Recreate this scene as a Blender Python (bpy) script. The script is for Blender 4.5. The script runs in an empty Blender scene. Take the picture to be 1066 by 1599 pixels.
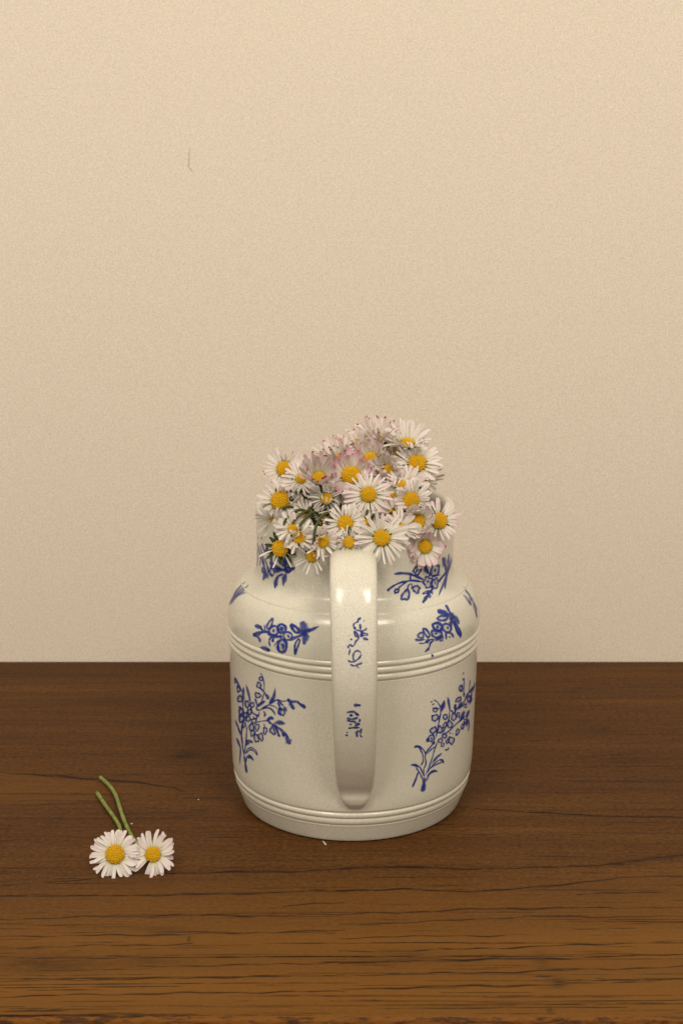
import bpy, bmesh, math, random
import numpy as np
from mathutils import Vector, Matrix
from mathutils.bvhtree import BVHTree

# ------------------------------------------------------------------ camera, world, lamps, exposure
S = bpy.context.scene
COL = S.collection
cam_d = bpy.data.cameras.new('camera')
cam = bpy.data.objects.new('camera', cam_d); COL.objects.link(cam)
cam.location = (-0.005, -0.6949, 0.3237)
cam.rotation_euler = (math.radians(90 - 14.61), 0, 0)
cam_d.sensor_fit = 'VERTICAL'; cam_d.sensor_height = 36; cam_d.sensor_width = 24
cam_d.lens = 54.03
cam_d.clip_start = 0.02; cam_d.clip_end = 50
cam_d.dof.use_dof = True
cam_d.dof.focus_distance = 0.62; cam_d.dof.aperture_fstop = 32
S.camera = cam

W = bpy.data.worlds.new('World'); S.world = W; W.use_nodes = True
W.node_tree.nodes['Background'].inputs[0].default_value = (1.0, 0.885, 0.745, 1)
W.node_tree.nodes['Background'].inputs[1].default_value = 0.46

def area(name, loc, target, sx, sy, power, color):
    l = bpy.data.lights.new(name, 'AREA'); l.shape = 'RECTANGLE'; l.size = sx; l.size_y = sy
    l.energy = power; l.color = color
    o = bpy.data.objects.new(name, l); COL.objects.link(o)
    o.location = loc
    o.rotation_euler = (Vector(target) - Vector(loc)).to_track_quat('-Z', 'Y').to_euler()
    return o
area('ceiling_light', (-0.60, -1.22, 1.52), (0, -0.05, 0.08), 0.55, 0.55, 17, (1.0, 0.885, 0.73))
area('ceiling_light', (0.60, -1.22, 1.52), (0, -0.05, 0.08), 0.55, 0.55, 17, (1.0, 0.885, 0.73))

S.view_settings.view_transform = 'Standard'; S.view_settings.look = 'None'
S.view_settings.exposure = 0.0; S.view_settings.gamma = 1.0
S.cycles.use_denoising = True
S.cycles.max_bounces = 8; S.cycles.transparent_max_bounces = 24
random.seed(7); RNG = np.random.default_rng(7)
CM = 0.01

# ------------------------------------------------------------------ helpers
def link(name, mesh, mat=None, parent=None):
    o = bpy.data.objects.new(name, mesh); COL.objects.link(o)
    if mat is not None and not mesh.materials: mesh.materials.append(mat)
    if parent is not None: o.parent = parent
    return o
def tag(o, label=None, cat=None, group=None, kind=None):
    if label: o['label'] = label
    if cat: o['category'] = cat
    if group: o['group'] = group
    if kind: o['kind'] = kind
    return o
def empty(name, loc):
    o = bpy.data.objects.new(name, None); COL.objects.link(o); o.location = loc; o.empty_display_size = 0.01
    return o
def mesh_from(name, verts, faces, smooth=True):
    me = bpy.data.meshes.new(name); me.from_pydata(verts, [], faces); me.update()
    if smooth: me.polygons.foreach_set('use_smooth', [True] * len(me.polygons))
    return me
def crom(pts, n=6, closed=False):
    """Catmull-Rom through points (tuples of any length)."""
    P = [np.array(p, float) for p in pts]
    if len(P) < 3 and not closed:
        return [P[0] + (P[-1] - P[0]) * k / n for k in range(n + 1)] if len(P) == 2 else P
    out = []; N = len(P)
    segs = N if closed else N - 1
    for i in range(segs):
        if closed: p0, p1, p2, p3 = P[(i - 1) % N], P[i], P[(i + 1) % N], P[(i + 2) % N]
        else:
            p1, p2 = P[i], P[i + 1]
            p0 = P[i - 1] if i > 0 else 2 * p1 - p2
            p3 = P[i + 2] if i + 2 < N else 2 * p2 - p1
        for k in range(n):
            t = k / n
            out.append(0.5 * (2 * p1 + (p2 - p0) * t + (2 * p0 - 5 * p1 + 4 * p2 - p3) * t * t + (3 * p1 - p0 - 3 * p2 + p3) * t ** 3))
    if not closed: out.append(P[-1])
    return out
def tube(pts, radii, seg=8, caps=True):
    P = [Vector(p) for p in pts]; vs = []; fs = []
    up = Vector((0.13, 0.21, 0.97)); prev = None
    for i, p in enumerate(P):
        t = (P[min(i + 1, len(P) - 1)] - P[max(i - 1, 0)]).normalized()
        a = (prev - t * prev.dot(t)) if prev is not None else up.cross(t)
        if a.length < 1e-6: a = Vector((1, 0, 0)).cross(t)
        a.normalize(); prev = a; b = t.cross(a)
        for k in range(seg):
            th = 2 * math.pi * k / seg
            vs.append(p + (a * math.cos(th) + b * math.sin(th)) * radii[i])
    for i in range(len(P) - 1):
        for k in range(seg):
            k2 = (k + 1) % seg
            fs.append((i * seg + k, i * seg + k2, (i + 1) * seg + k2, (i + 1) * seg + k))
    if caps:
        fs.append(tuple(reversed(range(seg)))); fs.append(tuple((len(P) - 1) * seg + k for k in range(seg)))
    return vs, fs

# ------------------------------------------------------------------ materials
def new_mat(name):
    m = bpy.data.materials.new(name); m.use_nodes = True
    nt = m.node_tree; return m, nt, nt.nodes['Principled BSDF']
def nd(nt, typ, **kw):
    n = nt.nodes.new(typ)
    for k, v in kw.items():
        if k in n.inputs: n.inputs[k].default_value = v
        else: setattr(n, k, v)
    return n
def mixc(nt, fac, a, b, blend='MIX'):
    n = nt.nodes.new('ShaderNodeMix'); n.data_type = 'RGBA'; n.blend_type = blend
    for sock, v in ((n.inputs[0], fac), (n.inputs[6], a), (n.inputs[7], b)):
        if isinstance(v, bpy.types.NodeSocket): nt.links.new(v, sock)
        elif isinstance(v, (int, float)): sock.default_value = v
        else: sock.default_value = (*v, 1)
    return n.outputs[2]
def ramp(nt, fac, stops):
    r = nt.nodes.new('ShaderNodeValToRGB'); el = r.color_ramp.elements
    while len(el) < len(stops): el.new(0.5)
    for e, (p, c) in zip(el, stops):
        e.position = p; e.color = (*c, 1) if len(c) == 3 else c
    nt.links.new(fac, r.inputs[0]); return r.outputs[0]
def mathn(nt, op, a, b=None, c=None):
    n = nt.nodes.new('ShaderNodeMath'); n.operation = op
    for i, v in enumerate((a, b, c)):
        if v is None: continue
        if isinstance(v, bpy.types.NodeSocket): nt.links.new(v, n.inputs[i])
        else: n.inputs[i].default_value = v
    return n.outputs[0]
def noise(nt, scale, detail=2.0, rough=0.5, vec=None, stretch=None):
    tc = nt.nodes.new('ShaderNodeTexCoord'); src = tc.outputs['Object']
    if stretch:
        mp = nt.nodes.new('ShaderNodeMapping'); mp.inputs['Scale'].default_value = stretch
        nt.links.new(src, mp.inputs['Vector']); src = mp.outputs['Vector']
    n = nd(nt, 'ShaderNodeTexNoise', Scale=scale, Detail=detail, Roughness=rough)
    nt.links.new(src, n.inputs['Vector']); return n.outputs['Fac']
def bump(nt, bsdf, height, strength, dist):
    b = nd(nt, 'ShaderNodeBump', Strength=strength, Distance=dist)
    nt.links.new(height, b.inputs['Height']); nt.links.new(b.outputs['Normal'], bsdf.inputs['Normal'])

def wall_material(name, k=1.0):
    m, nt, b = new_mat(name)
    fine = noise(nt, 2300, 2, 0.7); mid = noise(nt, 1100, 2, 0.55); big = noise(nt, 5, 3, 0.5)
    f = mathn(nt, 'ADD', mathn(nt, 'MULTIPLY', fine, 0.6), mathn(nt, 'MULTIPLY', mid, 0.4))
    c = ramp(nt, f, [(0.36, (0.600 * k, 0.536 * k, 0.450 * k)), (0.64, (0.865 * k, 0.786 * k, 0.680 * k))])
    c = mixc(nt, mathn(nt, 'MULTIPLY', big, 0.10), c, (0.80 * k, 0.66 * k, 0.56 * k))
    nt.links.new(c, b.inputs['Base Color'])
    b.inputs['Roughness'].default_value = 0.85; b.inputs['Specular IOR Level'].default_value = 0.15
    bump(nt, b, f, 0.2, 0.0003)
    return m
M_WALL = wall_material('wall_paint'); M_CRACK = wall_material('cracked_paint', 0.74)

def glaze_color(nt):
    fine = noise(nt, 1300, 2, 0.6); big = noise(nt, 22, 3, 0.55)
    c = ramp(nt, fine, [(0.34, (0.595, 0.57, 0.485)), (0.66, (0.715, 0.698, 0.612))])
    c = mixc(nt, ramp(nt, big, [(0.40, (0, 0, 0)), (0.66, (0.55, 0.55, 0.55))]), c, (0.575, 0.575, 0.475))
    # iron specks in the stoneware
    tc = nt.nodes.new('ShaderNodeTexCoord')
    v = nd(nt, 'ShaderNodeTexVoronoi', Scale=150.0); nt.links.new(tc.outputs['Object'], v.inputs['Vector'])
    sp = mathn(nt, 'LESS_THAN', v.outputs['Distance'], 0.045)
    sel = mathn(nt, 'GREATER_THAN', noise(nt, 55, 1), 0.62)
    c = mixc(nt, mathn(nt, 'MULTIPLY', mathn(nt, 'MULTIPLY', sp, sel), 0.55), c, (0.13, 0.085, 0.04))
    return c
def glaze_material():
    m, nt, b = new_mat('stoneware_glaze')
    nt.links.new(glaze_color(nt), b.inputs['Base Color'])
    b.inputs['Roughness'].default_value = 0.2; b.inputs['Specular IOR Level'].default_value = 0.5
    w = noise(nt, 60, 3, 0.5)
    nt.links.new(ramp(nt, w, [(0.3, (0.15,) * 3), (0.7, (0.27,) * 3)]), b.inputs['Roughness'])
    bump(nt, b, noise(nt, 140, 2, 0.5), 0.10, 0.0008)
    return m
M_GLAZE = glaze_material()
def ink_material():
    m, nt, b = new_mat('cobalt_ink')
    at = nd(nt, 'ShaderNodeAttribute', attribute_name='ink')
    mott = noise(nt, 420, 3, 0.6)
    c = ramp(nt, mott, [(0.3, (0.006, 0.020, 0.20)), (0.7, (0.017, 0.050, 0.35))])
    nt.links.new(c, b.inputs['Base Color']); b.inputs['Roughness'].default_value = 0.3
    b.inputs['Specular IOR Level'].default_value = 0.42
    a = mathn(nt, 'MULTIPLY', at.outputs['Fac'], ramp(nt, mott, [(0.28, (0.72,) * 3), (0.55, (1, 1, 1))]))
    nt.links.new(a, b.inputs['Alpha'])
    return m
M_INK = ink_material()

def wood_material(name, edge=False):
    m, nt, b = new_mat(name)
    g1 = noise(nt, 30, 4, 0.6, stretch=(0.10, 1.6, 1.6)); g2 = noise(nt, 210, 3, 0.65, stretch=(0.045, 1.6, 1.6))
    g3 = noise(nt, 900, 2, 0.6, stretch=(0.10, 1.0, 1.0)); big = noise(nt, 7, 2, 0.5, stretch=(0.4, 1.3, 1))
    c = ramp(nt, g1, [(0.30, (0.074, 0.0292, 0.0074)), (0.52, (0.097, 0.0396, 0.0090)), (0.72, (0.122, 0.0515, 0.0110))])
    c = mixc(nt, ramp(nt, g2, [(0.38, (0.30,) * 3), (0.54, (0, 0, 0))]), c, (0.036, 0.0150, 0.0055))
    c = mixc(nt, mathn(nt, 'MULTIPLY', ramp(nt, g3, [(0.35, (1, 1, 1)), (0.5, (0, 0, 0))]), 0.35), c, (0.030, 0.013, 0.005))
    c = mixc(nt, ramp(nt, big, [(0.38, (0.34,) * 3), (0.62, (0, 0, 0))]), c, (0.052, 0.0205, 0.0075))
    g4 = noise(nt, 800, 3, 0.75, stretch=(0.55, 0.75, 1))
    c = mixc(nt, 1.0, c, ramp(nt, g4, [(0.32, (0.60,) * 3), (0.68, (1.40,) * 3)]), 'MULTIPLY')
    h = g2
    if edge:
        e1 = noise(nt, 330, 3, 0.7, stretch=(0.3, 1, 1.2))
        c = mixc(nt, ramp(nt, e1, [(0.45, (0, 0, 0)), (0.60, (0.9,) * 3)]), (0.165, 0.060, 0.009), (0.045, 0.019, 0.007))
        h = e1
    else:
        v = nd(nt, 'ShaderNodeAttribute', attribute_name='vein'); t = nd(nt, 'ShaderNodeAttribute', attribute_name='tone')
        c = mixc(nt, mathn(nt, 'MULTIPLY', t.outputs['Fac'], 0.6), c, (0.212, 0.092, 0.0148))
        brk = ramp(nt, noise(nt, 520, 3, 0.65, stretch=(0.16, 1, 1)), [(0.36, (0.30,) * 3), (0.52, (1, 1, 1))])
        c = mixc(nt, mathn(nt, 'MULTIPLY', v.outputs['Fac'], brk), c, (0.009, 0.0050, 0.0034))
        h = mathn(nt, 'SUBTRACT', mathn(nt, 'MULTIPLY', g2, 0.4), v.outputs['Fac'])
    nt.links.new(c, b.inputs['Base Color'])
    b.inputs['Roughness'].default_value = 0.55; b.inputs['Specular IOR Level'].default_value = 0.10
    bump(nt, b, h, 0.30, 0.0003)
    return m
M_WOOD = wood_material('stained_wood'); M_EDGE = wood_material('worn_wood_edge', True)

def petal_material():
    m, nt, b = new_mat('daisy_petal')
    at = nd(nt, 'ShaderNodeAttribute', attribute_name='along'); oi = nt.nodes.new('ShaderNodeObjectInfo')
    sep = nt.nodes.new('ShaderNodeSeparateColor'); nt.links.new(oi.outputs['Color'], sep.inputs[0])
    al = at.outputs['Fac']
    c = ramp(nt, al, [(0.0, (0.50, 0.52, 0.26)), (0.22, (0.76, 0.74, 0.62)), (0.5, (0.83, 0.80, 0.77)), (1.0, (0.85, 0.81, 0.80))])
    streak = noise(nt, 1500, 2, 0.6)
    c = mixc(nt, mathn(nt, 'MULTIPLY', ramp(nt, streak, [(0.4, (1, 1, 1)), (0.6, (0, 0, 0))]), 0.16), c, (0.62, 0.57, 0.52))
    tip = mathn(nt, 'POWER', al, 2.2)
    pk = mathn(nt, 'MULTIPLY', mathn(nt, 'MULTIPLY', tip, sep.outputs['Red']), ramp(nt, noise(nt, 600, 2), [(0.3, (0.5,) * 3), (0.6, (1, 1, 1))]))
    c = mixc(nt, pk, c, (0.68, 0.22, 0.38))
    # deep magenta right at the tip of the pinkest petals
    mg = mathn(nt, 'MULTIPLY', mathn(nt, 'GREATER_THAN', al, 0.90), sep.outputs['Blue'])
    c = mixc(nt, mg, c, (0.42, 0.03, 0.11))
    c = mixc(nt, sep.outputs['Green'], c, (0.50, 0.41, 0.33))  # mixes the petal towards grey-brown, strongest on the inner heads
    nt.links.new(c, b.inputs['Base Color']); b.inputs['Roughness'].default_value = 0.65
    b.inputs['Specular IOR Level'].default_value = 0.2
    tr = nt.nodes.new('ShaderNodeBsdfTranslucent'); nt.links.new(c, tr.inputs['Color'])
    mx = nt.nodes.new('ShaderNodeMixShader'); mx.inputs[0].default_value = 0.24
    out = nt.nodes['Material Output']
    nt.links.new(b.outputs[0], mx.inputs[1]); nt.links.new(tr.outputs[0], mx.inputs[2]); nt.links.new(mx.outputs[0], out.inputs[0])
    return m
M_PETAL = petal_material()
def disc_material():
    m, nt, b = new_mat('daisy_disc')
    at = nd(nt, 'ShaderNodeAttribute', attribute_name='floret'); rnd = noise(nt, 900, 2)
    c = ramp(nt, at.outputs['Fac'], [(0.0, (0.60, 0.44, 0.015)), (0.5, (0.74, 0.47, 0.008)), (1.0, (0.68, 0.36, 0.006))])
    c = mixc(nt, ramp(nt, rnd, [(0.35, (0.5,) * 3), (0.55, (0, 0, 0))]), c, (0.50, 0.24, 0.005))
    nt.links.new(c, b.inputs['Base Color']); b.inputs['Roughness'].default_value = 0.6
    b.inputs['Specular IOR Level'].default_value = 0.25
    b.inputs['Subsurface Weight'].default_value = 0.0
    return m
M_DISC = disc_material()
def green_material(name, c0, c1, sc=500):
    m, nt, b = new_mat(name)
    nt.links.new(ramp(nt, noise(nt, sc, 3, 0.6), [(0.32, c0), (0.68, c1)]), b.inputs['Base Color'])
    b.inputs['Roughness'].default_value = 0.6; b.inputs['Specular IOR Level'].default_value = 0.25
    bump(nt, b, noise(nt, 1500, 2), 0.4, 0.0004)
    return m
M_BRACT = green_material('green_bract', (0.022, 0.032, 0.010), (0.07, 0.085, 0.026))
M_STEM_SHADE = green_material('shaded_stem', (0.035, 0.045, 0.014), (0.085, 0.10, 0.032))  # stems in the bunch: green darkened to stand for shade
M_STEM = green_material('green_stem', (0.13, 0.17, 0.035), (0.25, 0.30, 0.085))
M_CRUMB = green_material('dry_crumb', (0.55, 0.48, 0.34), (0.72, 0.66, 0.5))

# ------------------------------------------------------------------ setting: wall, table
def box(name, lo, hi, mat, parent=None, bev=0.0):
    bm = bmesh.new(); bmesh.ops.create_cube(bm, size=1)
    for v in bm.verts:
        v.co = Vector([lo[i] + (v.co[i] + 0.5) * (hi[i] - lo[i]) for i in range(3)])
    if bev: bmesh.ops.bevel(bm, geom=bm.edges[:], offset=bev, segments=3, affect='EDGES', profile=0.5)
    me = bpy.data.meshes.new(name); bm.to_mesh(me); bm.free()
    return link(name, me, mat, parent)
WALL_Y = 0.1872
wall = box('wall', (-1.6, WALL_Y, -0.75), (1.6, WALL_Y + 0.1, 1.7), M_WALL)
tag(wall, kind='structure')
CRACK = [(-0.08948, 0.30463), (-0.08995, 0.30289), (-0.09017, 0.29975), (-0.09018, 0.29661), (-0.09066, 0.29451), (-0.0904, 0.29346), (-0.08935, 0.2924), (-0.08813, 0.29118)]
vs, fs = tube([(x, WALL_Y, z) for x, z in CRACK], [0.00008 + 0.00028 * math.sin(math.pi * (k + 0.4) / (len(CRACK))) for k in range(len(CRACK))], 6)
link('paint_crack', mesh_from('paint_crack', vs, fs), M_CRACK, wall)

TX0, TX1, TY0, TY1, TH = -0.62, 0.62, -0.1925, 0.1860, 0.024
VEINS = [([(-0.17775, 0.02458), (-0.15402, 0.02071), (-0.13609, 0.01764), (-0.12462, 0.01611), (-0.10216, 0.01081), (-0.08799, 0.00632), (-0.08146, 0.00114)], 0.0013, 0.8), ([(-0.14426, 0.0184), (-0.13597, 0.01687), (-0.12771, 0.01535), (-0.11639, 0.01459)], 0.0016, 0.45), ([(-0.16947, -0.01397), (-0.15712, -0.01397), (-0.14985, -0.01327), (-0.14127, -0.01114), (-0.12373, -0.01043), (-0.10832, -0.00971)], 0.0006, 0.5), ([(-0.09868, -0.01749), (-0.092, -0.01679), (-0.08639, -0.01749)], 0.0007, 0.6), ([(-0.07773, -0.01819), (-0.07276, -0.01888), (-0.06674, -0.01749)], 0.0008, 0.6), ([(-0.08231, -0.00613), (-0.0714, -0.00613), (-0.05836, -0.00541)], 0.0022, 0.4), ([(-0.08953, 0.12048), (-0.07856, 0.1195), (-0.06835, 0.11853)], 0.0006, 0.5), ([(-0.19649, 0.11178), (-0.17475, 0.11083), (-0.14963, 0.11083)], 0.0005, 0.35), ([(-0.18841, 0.0742), (-0.16072, 0.07332), (-0.12598, 0.0707), (-0.07457, 0.0707)], 0.0005, 0.35), ([(-0.18436, 0.05531), (-0.15682, 0.05197), (-0.09835, 0.03885), (-0.06173, 0.03404)], 0.0005, 0.35), ([(0.06166, 0.02724), (0.08053, 0.02732), (0.0942, 0.03007), (0.11238, 0.03166), (0.14115, 0.03166), (0.16961, 0.03324)], 0.0006, 0.5), ([(0.05919, -0.01749), (0.07556, -0.01958), (0.09301, -0.02201), (0.10436, -0.02373), (0.11869, -0.02552), (0.13952, -0.02627), (0.15668, -0.02695)], 0.001, 0.8), ([(0.09174, -0.02235), (0.10436, -0.02373), (0.11865, -0.02579), (0.15663, -0.02716)], 0.0018, 0.45), ([(0.09814, 0.13435), (0.10447, 0.13485), (0.11177, 0.13435)], 0.0006, 0.55), ([(0.09436, 0.06465), (0.09952, 0.06508), (0.10513, 0.06637)], 0.0007, 0.6), ([(0.11402, 0.12342), (0.12872, 0.1244), (0.14329, 0.1244)], 0.0006, 0.4), ([(0.1169, 0.04454), (0.13032, 0.04536), (0.15058, 0.047)], 0.0012, 0.35), ([(0.12753, 0.14145), (0.14222, 0.14043), (0.15369, 0.14247)], 0.001, 0.3), ([(-0.15239, -0.09343), (-0.13191, -0.09053), (-0.11147, -0.08621), (-0.10077, -0.08272), (-0.06942, -0.08155), (-0.02952, -0.08038), (-0.00302, -0.07784), (0.01543, -0.07563), (0.03128, -0.07623), (0.04246, -0.07861), (0.06518, -0.07742), (0.09393, -0.07623), (0.11133, -0.07384), (0.1264, -0.07083), (0.13868, -0.06657), (0.14869, -0.06411)], 0.0009, 0.75), ([(0.11513, -0.07324), (0.1264, -0.07083), (0.13856, -0.06718), (0.14856, -0.06473)], 0.0026, 0.55), ([(-0.11203, -0.08621), (-0.10077, -0.08272), (-0.08736, -0.08214)], 0.0016, 0.5), ([(0.00265, -0.07683), (0.01543, -0.07563), (0.03131, -0.07563)], 0.0014, 0.4), ([(-0.15042, -0.10261), (-0.13693, -0.10039), (-0.10903, -0.10205), (-0.05372, -0.10039), (-0.00307, -0.09704), (0.02199, -0.0962), (0.03978, -0.09788), (0.06319, -0.09732), (0.08464, -0.09309), (0.10325, -0.0891), (0.12807, -0.08447), (0.14432, -0.08447)], 0.0008, 0.75), ([(0.0685, -0.09648), (0.08464, -0.09309), (0.10316, -0.08967)], 0.0012, 0.4), ([(-0.03005, -0.11132), (-0.01393, -0.10808), (-0.0031, -0.10699)], 0.0006, 0.7), ([(-0.14627, -0.12191), (-0.12791, -0.12086), (-0.09635, -0.11877), (-0.0671, -0.11824), (-0.02977, -0.11877), (-0.00313, -0.11719)], 0.0007, 0.7), ([(-0.0058, -0.11771), (0.02363, -0.1156), (0.05599, -0.11293), (0.08561, -0.1124), (0.12067, -0.11186), (0.13831, -0.1124)], 0.0007, 0.75), ([(-0.00579, -0.12605), (0.02591, -0.12398), (0.05526, -0.12086), (0.08202, -0.11929), (0.10854, -0.11982), (0.13683, -0.11929)], 0.0006, 0.7), ([(-0.14342, -0.13518), (-0.11234, -0.13468), (-0.06825, -0.13367), (-0.02928, -0.13166), (-0.00317, -0.13064)], 0.0006, 0.7), ([(-0.14151, -0.14405), (-0.10845, -0.14259), (-0.07519, -0.14161), (-0.06495, -0.14112)], 0.0006, 0.7), ([(-0.00578, -0.13717), (0.0124, -0.13518), (0.03318, -0.13518), (0.054, -0.13468), (0.07231, -0.13367)], 0.0006, 0.75), ([(0.09546, -0.10039), (0.1203, -0.09928), (0.14137, -0.09816)], 0.0006, 0.7), ([(-0.00576, -0.14696), (0.02487, -0.14599), (0.05826, -0.14405), (0.08672, -0.1421), (0.11534, -0.14014), (0.13256, -0.13915)], 0.0007, 0.75), ([(-0.14006, -0.15079), (-0.11203, -0.15174), (-0.08444, -0.14984)], 0.0006, 0.7), ([(-0.00575, -0.15552), (0.02199, -0.15363), (0.05745, -0.15222), (0.08533, -0.15174), (0.11352, -0.14984), (0.13047, -0.14888)], 0.0008, 0.75), ([(-0.09325, -0.15924), (-0.06844, -0.15739), (-0.03087, -0.15645), (-0.00324, -0.15458)], 0.0006, 0.7), ([(-0.13619, -0.16882), (-0.10934, -0.16747), (-0.07738, -0.16657), (-0.04041, -0.16521), (-0.00326, -0.16339)], 0.0007, 0.7), ([(-0.00574, -0.16476), (0.02159, -0.16293), (0.05145, -0.16247), (0.08661, -0.16017), (0.12845, -0.15832)], 0.0007, 0.75), ([(-0.00573, -0.17417), (0.03589, -0.17195), (0.07274, -0.17106), (0.12648, -0.16747)], 0.0007, 0.7), ([(-0.134, -0.17898), (-0.0979, -0.17768), (-0.05435, -0.17637), (-0.0033, -0.17549)], 0.0006, 0.7), ([(0.07801, -0.16838), (0.1102, -0.16747), (0.12667, -0.16657)], 0.0006, 0.7)]
def table_top(parent):
    xs = np.concatenate([np.arange(TX0, -0.22, 0.006), np.arange(-0.22, 0.22, 0.0013), np.arange(0.22, TX1 + 1e-6, 0.006)])
    ys = np.arange(TY0, TY1 + 1e-6, 0.00030)
    X, Y = np.meshgrid(xs, ys); nx, ny = len(xs), len(ys)
    vein = np.zeros_like(X); tone = np.zeros_like(X)
    def flow(x, y0):   # how a grain line that starts at height y0 wanders along the board
        return 0.0016 * np.sin(7.5 * x + 9 * y0 + 0.6) + 0.0011 * np.sin(19 * x - 13 * y0) + (0.010 * x * (x > 0) * (0.4 + 0.6 * np.sin(25 * y0)))
    def line(x, yc, wd, dark, jag):
        wd *= 0.85
        """darken the rows near the curve yc(x), for columns x0..x1"""
        i0, i1 = np.searchsorted(xs, x[0]), np.searchsorted(xs, x[1])
        if i1 - i0 < 2: return
        xx = xs[i0:i1]; c = yc(xx); t = np.linspace(0, 1, i1 - i0)
        w = wd * (0.35 + 0.65 * np.sin(np.pi * np.clip(t, 0.02, 0.98)) ** 0.6)
        w = w * (1 + jag * np.interp(xx, xx[::6] if len(xx) > 12 else xx, RNG.normal(0, 0.45, len(xx[::6] if len(xx) > 12 else xx))))
        w = np.maximum(w, wd * 0.15)
        j0 = max(0, int((c.min() - 4 * wd - TY0) / 0.00030)); j1 = min(ny, int((c.max() + 4 * wd - TY0) / 0.00030) + 2)
        if j1 <= j0: return
        d = np.abs(ys[j0:j1, None] - c[None, :]) / w[None, :]
        vein[j0:j1, i0:i1] = np.maximum(vein[j0:j1, i0:i1], dark * np.exp(-d ** 2))
    for pts, wd, dark in VEINS:
        px = np.array([p[0] for p in pts]); py = np.array([p[1] for p in pts])
        ph = RNG.uniform(0, 6, 3)
        line((px[0], px[-1]), lambda q: np.interp(q, px, py) + 0.0004 * np.sin(140 * q + ph[0]) + 0.0003 * np.sin(330 * q + ph[1]), wd, dark, 0.8)
    for k in range(1300):       # open pores: many short dark dashes, denser towards the front edge of the board
        u = RNG.random(); y0 = TY0 + (TY1 - TY0) * u ** 1.9
        front = 1 - (y0 - TY0) / (TY1 - TY0)
        x0 = RNG.uniform(TX0, TX1); L = RNG.lognormal(-3.75, 0.75)
        yy = y0
        line((x0, x0 + L), lambda q: yy + flow(q, round(yy, 2)), RNG.uniform(0.00022, 0.00042), RNG.uniform(0.45, 0.85) * (0.30 + 0.70 * front), 0.6)
    for k in range(60):        # longer year-ring lines
        y0 = TY0 + (TY1 - TY0) * RNG.random() ** 1.7; x0 = RNG.uniform(TX0, TX1 - 0.1); L = RNG.uniform(0.08, 0.32); front = 1 - (y0 - TY0) / (TY1 - TY0)
        yy = y0
        line((x0, x0 + L), lambda q: yy + flow(q, round(yy, 2)), RNG.uniform(0.00035, 0.0006), RNG.uniform(0.45, 0.9) * (0.3 + 0.7 * front), 1.0)
    # soft knots and smudges of darker heartwood
    for kx, ky, sx, sy, a in [(-0.0855, 0.0454, 0.008, 0.0057, 0.55), (0.0778, -0.1697, 0.0039, 0.0036, 0.55), (0.0737, -0.1536, 0.0035, 0.0065, 0.3), (0.0725, -0.188, 0.0014, 0.0021, 0.5), (0.0222, -0.1489, 0.0153, 0.0057, 0.2), (-0.1188, -0.156, 0.0226, 0.0074, 0.36), (-0.0814, -0.1536, 0.0177, 0.0047, 0.22), (-0.0791, -0.1301, 0.0157, 0.003, 0.2), (0.0094, -0.1536, 0.0101, 0.0056, 0.2), (-0.0664, -0.1367, 0.0004, 0.0044, 0.55), (0.1325, 0.0795, 0.0139, 0.0088, 0.2), (0.1422, 0.0372, 0.0165, 0.0056, 0.15), (-0.1346, -0.0011, 0.0025, 0.0022, 0.3)]:
        vein = np.maximum(vein, a * np.exp(-((X - kx) / sx) ** 2 - ((Y - ky) / sy) ** 2))
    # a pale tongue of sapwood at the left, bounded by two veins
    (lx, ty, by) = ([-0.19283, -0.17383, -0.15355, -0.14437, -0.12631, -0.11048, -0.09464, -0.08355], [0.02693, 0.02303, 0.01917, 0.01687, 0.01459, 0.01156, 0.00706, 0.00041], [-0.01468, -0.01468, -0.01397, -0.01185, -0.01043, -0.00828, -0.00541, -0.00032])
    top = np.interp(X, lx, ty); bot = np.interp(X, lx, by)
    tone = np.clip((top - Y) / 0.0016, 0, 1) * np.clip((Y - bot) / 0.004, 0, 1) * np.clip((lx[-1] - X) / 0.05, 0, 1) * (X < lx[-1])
    # paler, open-pored wood in front of the long vein, with light falloff painted in
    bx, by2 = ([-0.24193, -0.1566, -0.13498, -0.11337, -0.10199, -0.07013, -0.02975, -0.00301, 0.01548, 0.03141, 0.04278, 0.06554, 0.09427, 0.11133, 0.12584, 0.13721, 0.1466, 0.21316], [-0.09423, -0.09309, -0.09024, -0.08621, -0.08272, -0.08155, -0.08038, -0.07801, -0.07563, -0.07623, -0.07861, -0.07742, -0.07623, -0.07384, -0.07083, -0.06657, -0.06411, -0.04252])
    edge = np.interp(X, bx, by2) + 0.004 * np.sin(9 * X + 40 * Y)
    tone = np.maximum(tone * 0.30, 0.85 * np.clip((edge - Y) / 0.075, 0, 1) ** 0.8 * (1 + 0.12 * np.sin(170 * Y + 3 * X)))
    vs = np.stack([X.ravel(), Y.ravel(), np.zeros(X.size)], -1)
    # edges ease down a little; open veins sink
    vs[:, 2] = -0.00012 * np.clip(vein.ravel(), 0, 1) - 0.0009 * np.exp(-((Y.ravel() - TY0) / 0.0007) ** 2)
    idx = np.arange(nx * ny).reshape(ny, nx)
    q = np.stack([idx[:-1, :-1], idx[:-1, 1:], idx[1:, 1:], idx[1:, :-1]], -1).reshape(-1, 4)
    me = bpy.data.meshes.new('board'); me.vertices.add(len(vs)); me.vertices.foreach_set('co', vs.ravel())
    me.loops.add(q.size); me.loops.foreach_set('vertex_index', q.ravel().astype(np.int32))
    me.polygons.add(len(q)); me.polygons.foreach_set('loop_start', np.arange(0, q.size, 4, dtype=np.int32))
    me.polygons.foreach_set('loop_total', np.full(len(q), 4, np.int32)); me.polygons.foreach_set('use_smooth', np.ones(len(q), bool))
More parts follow.
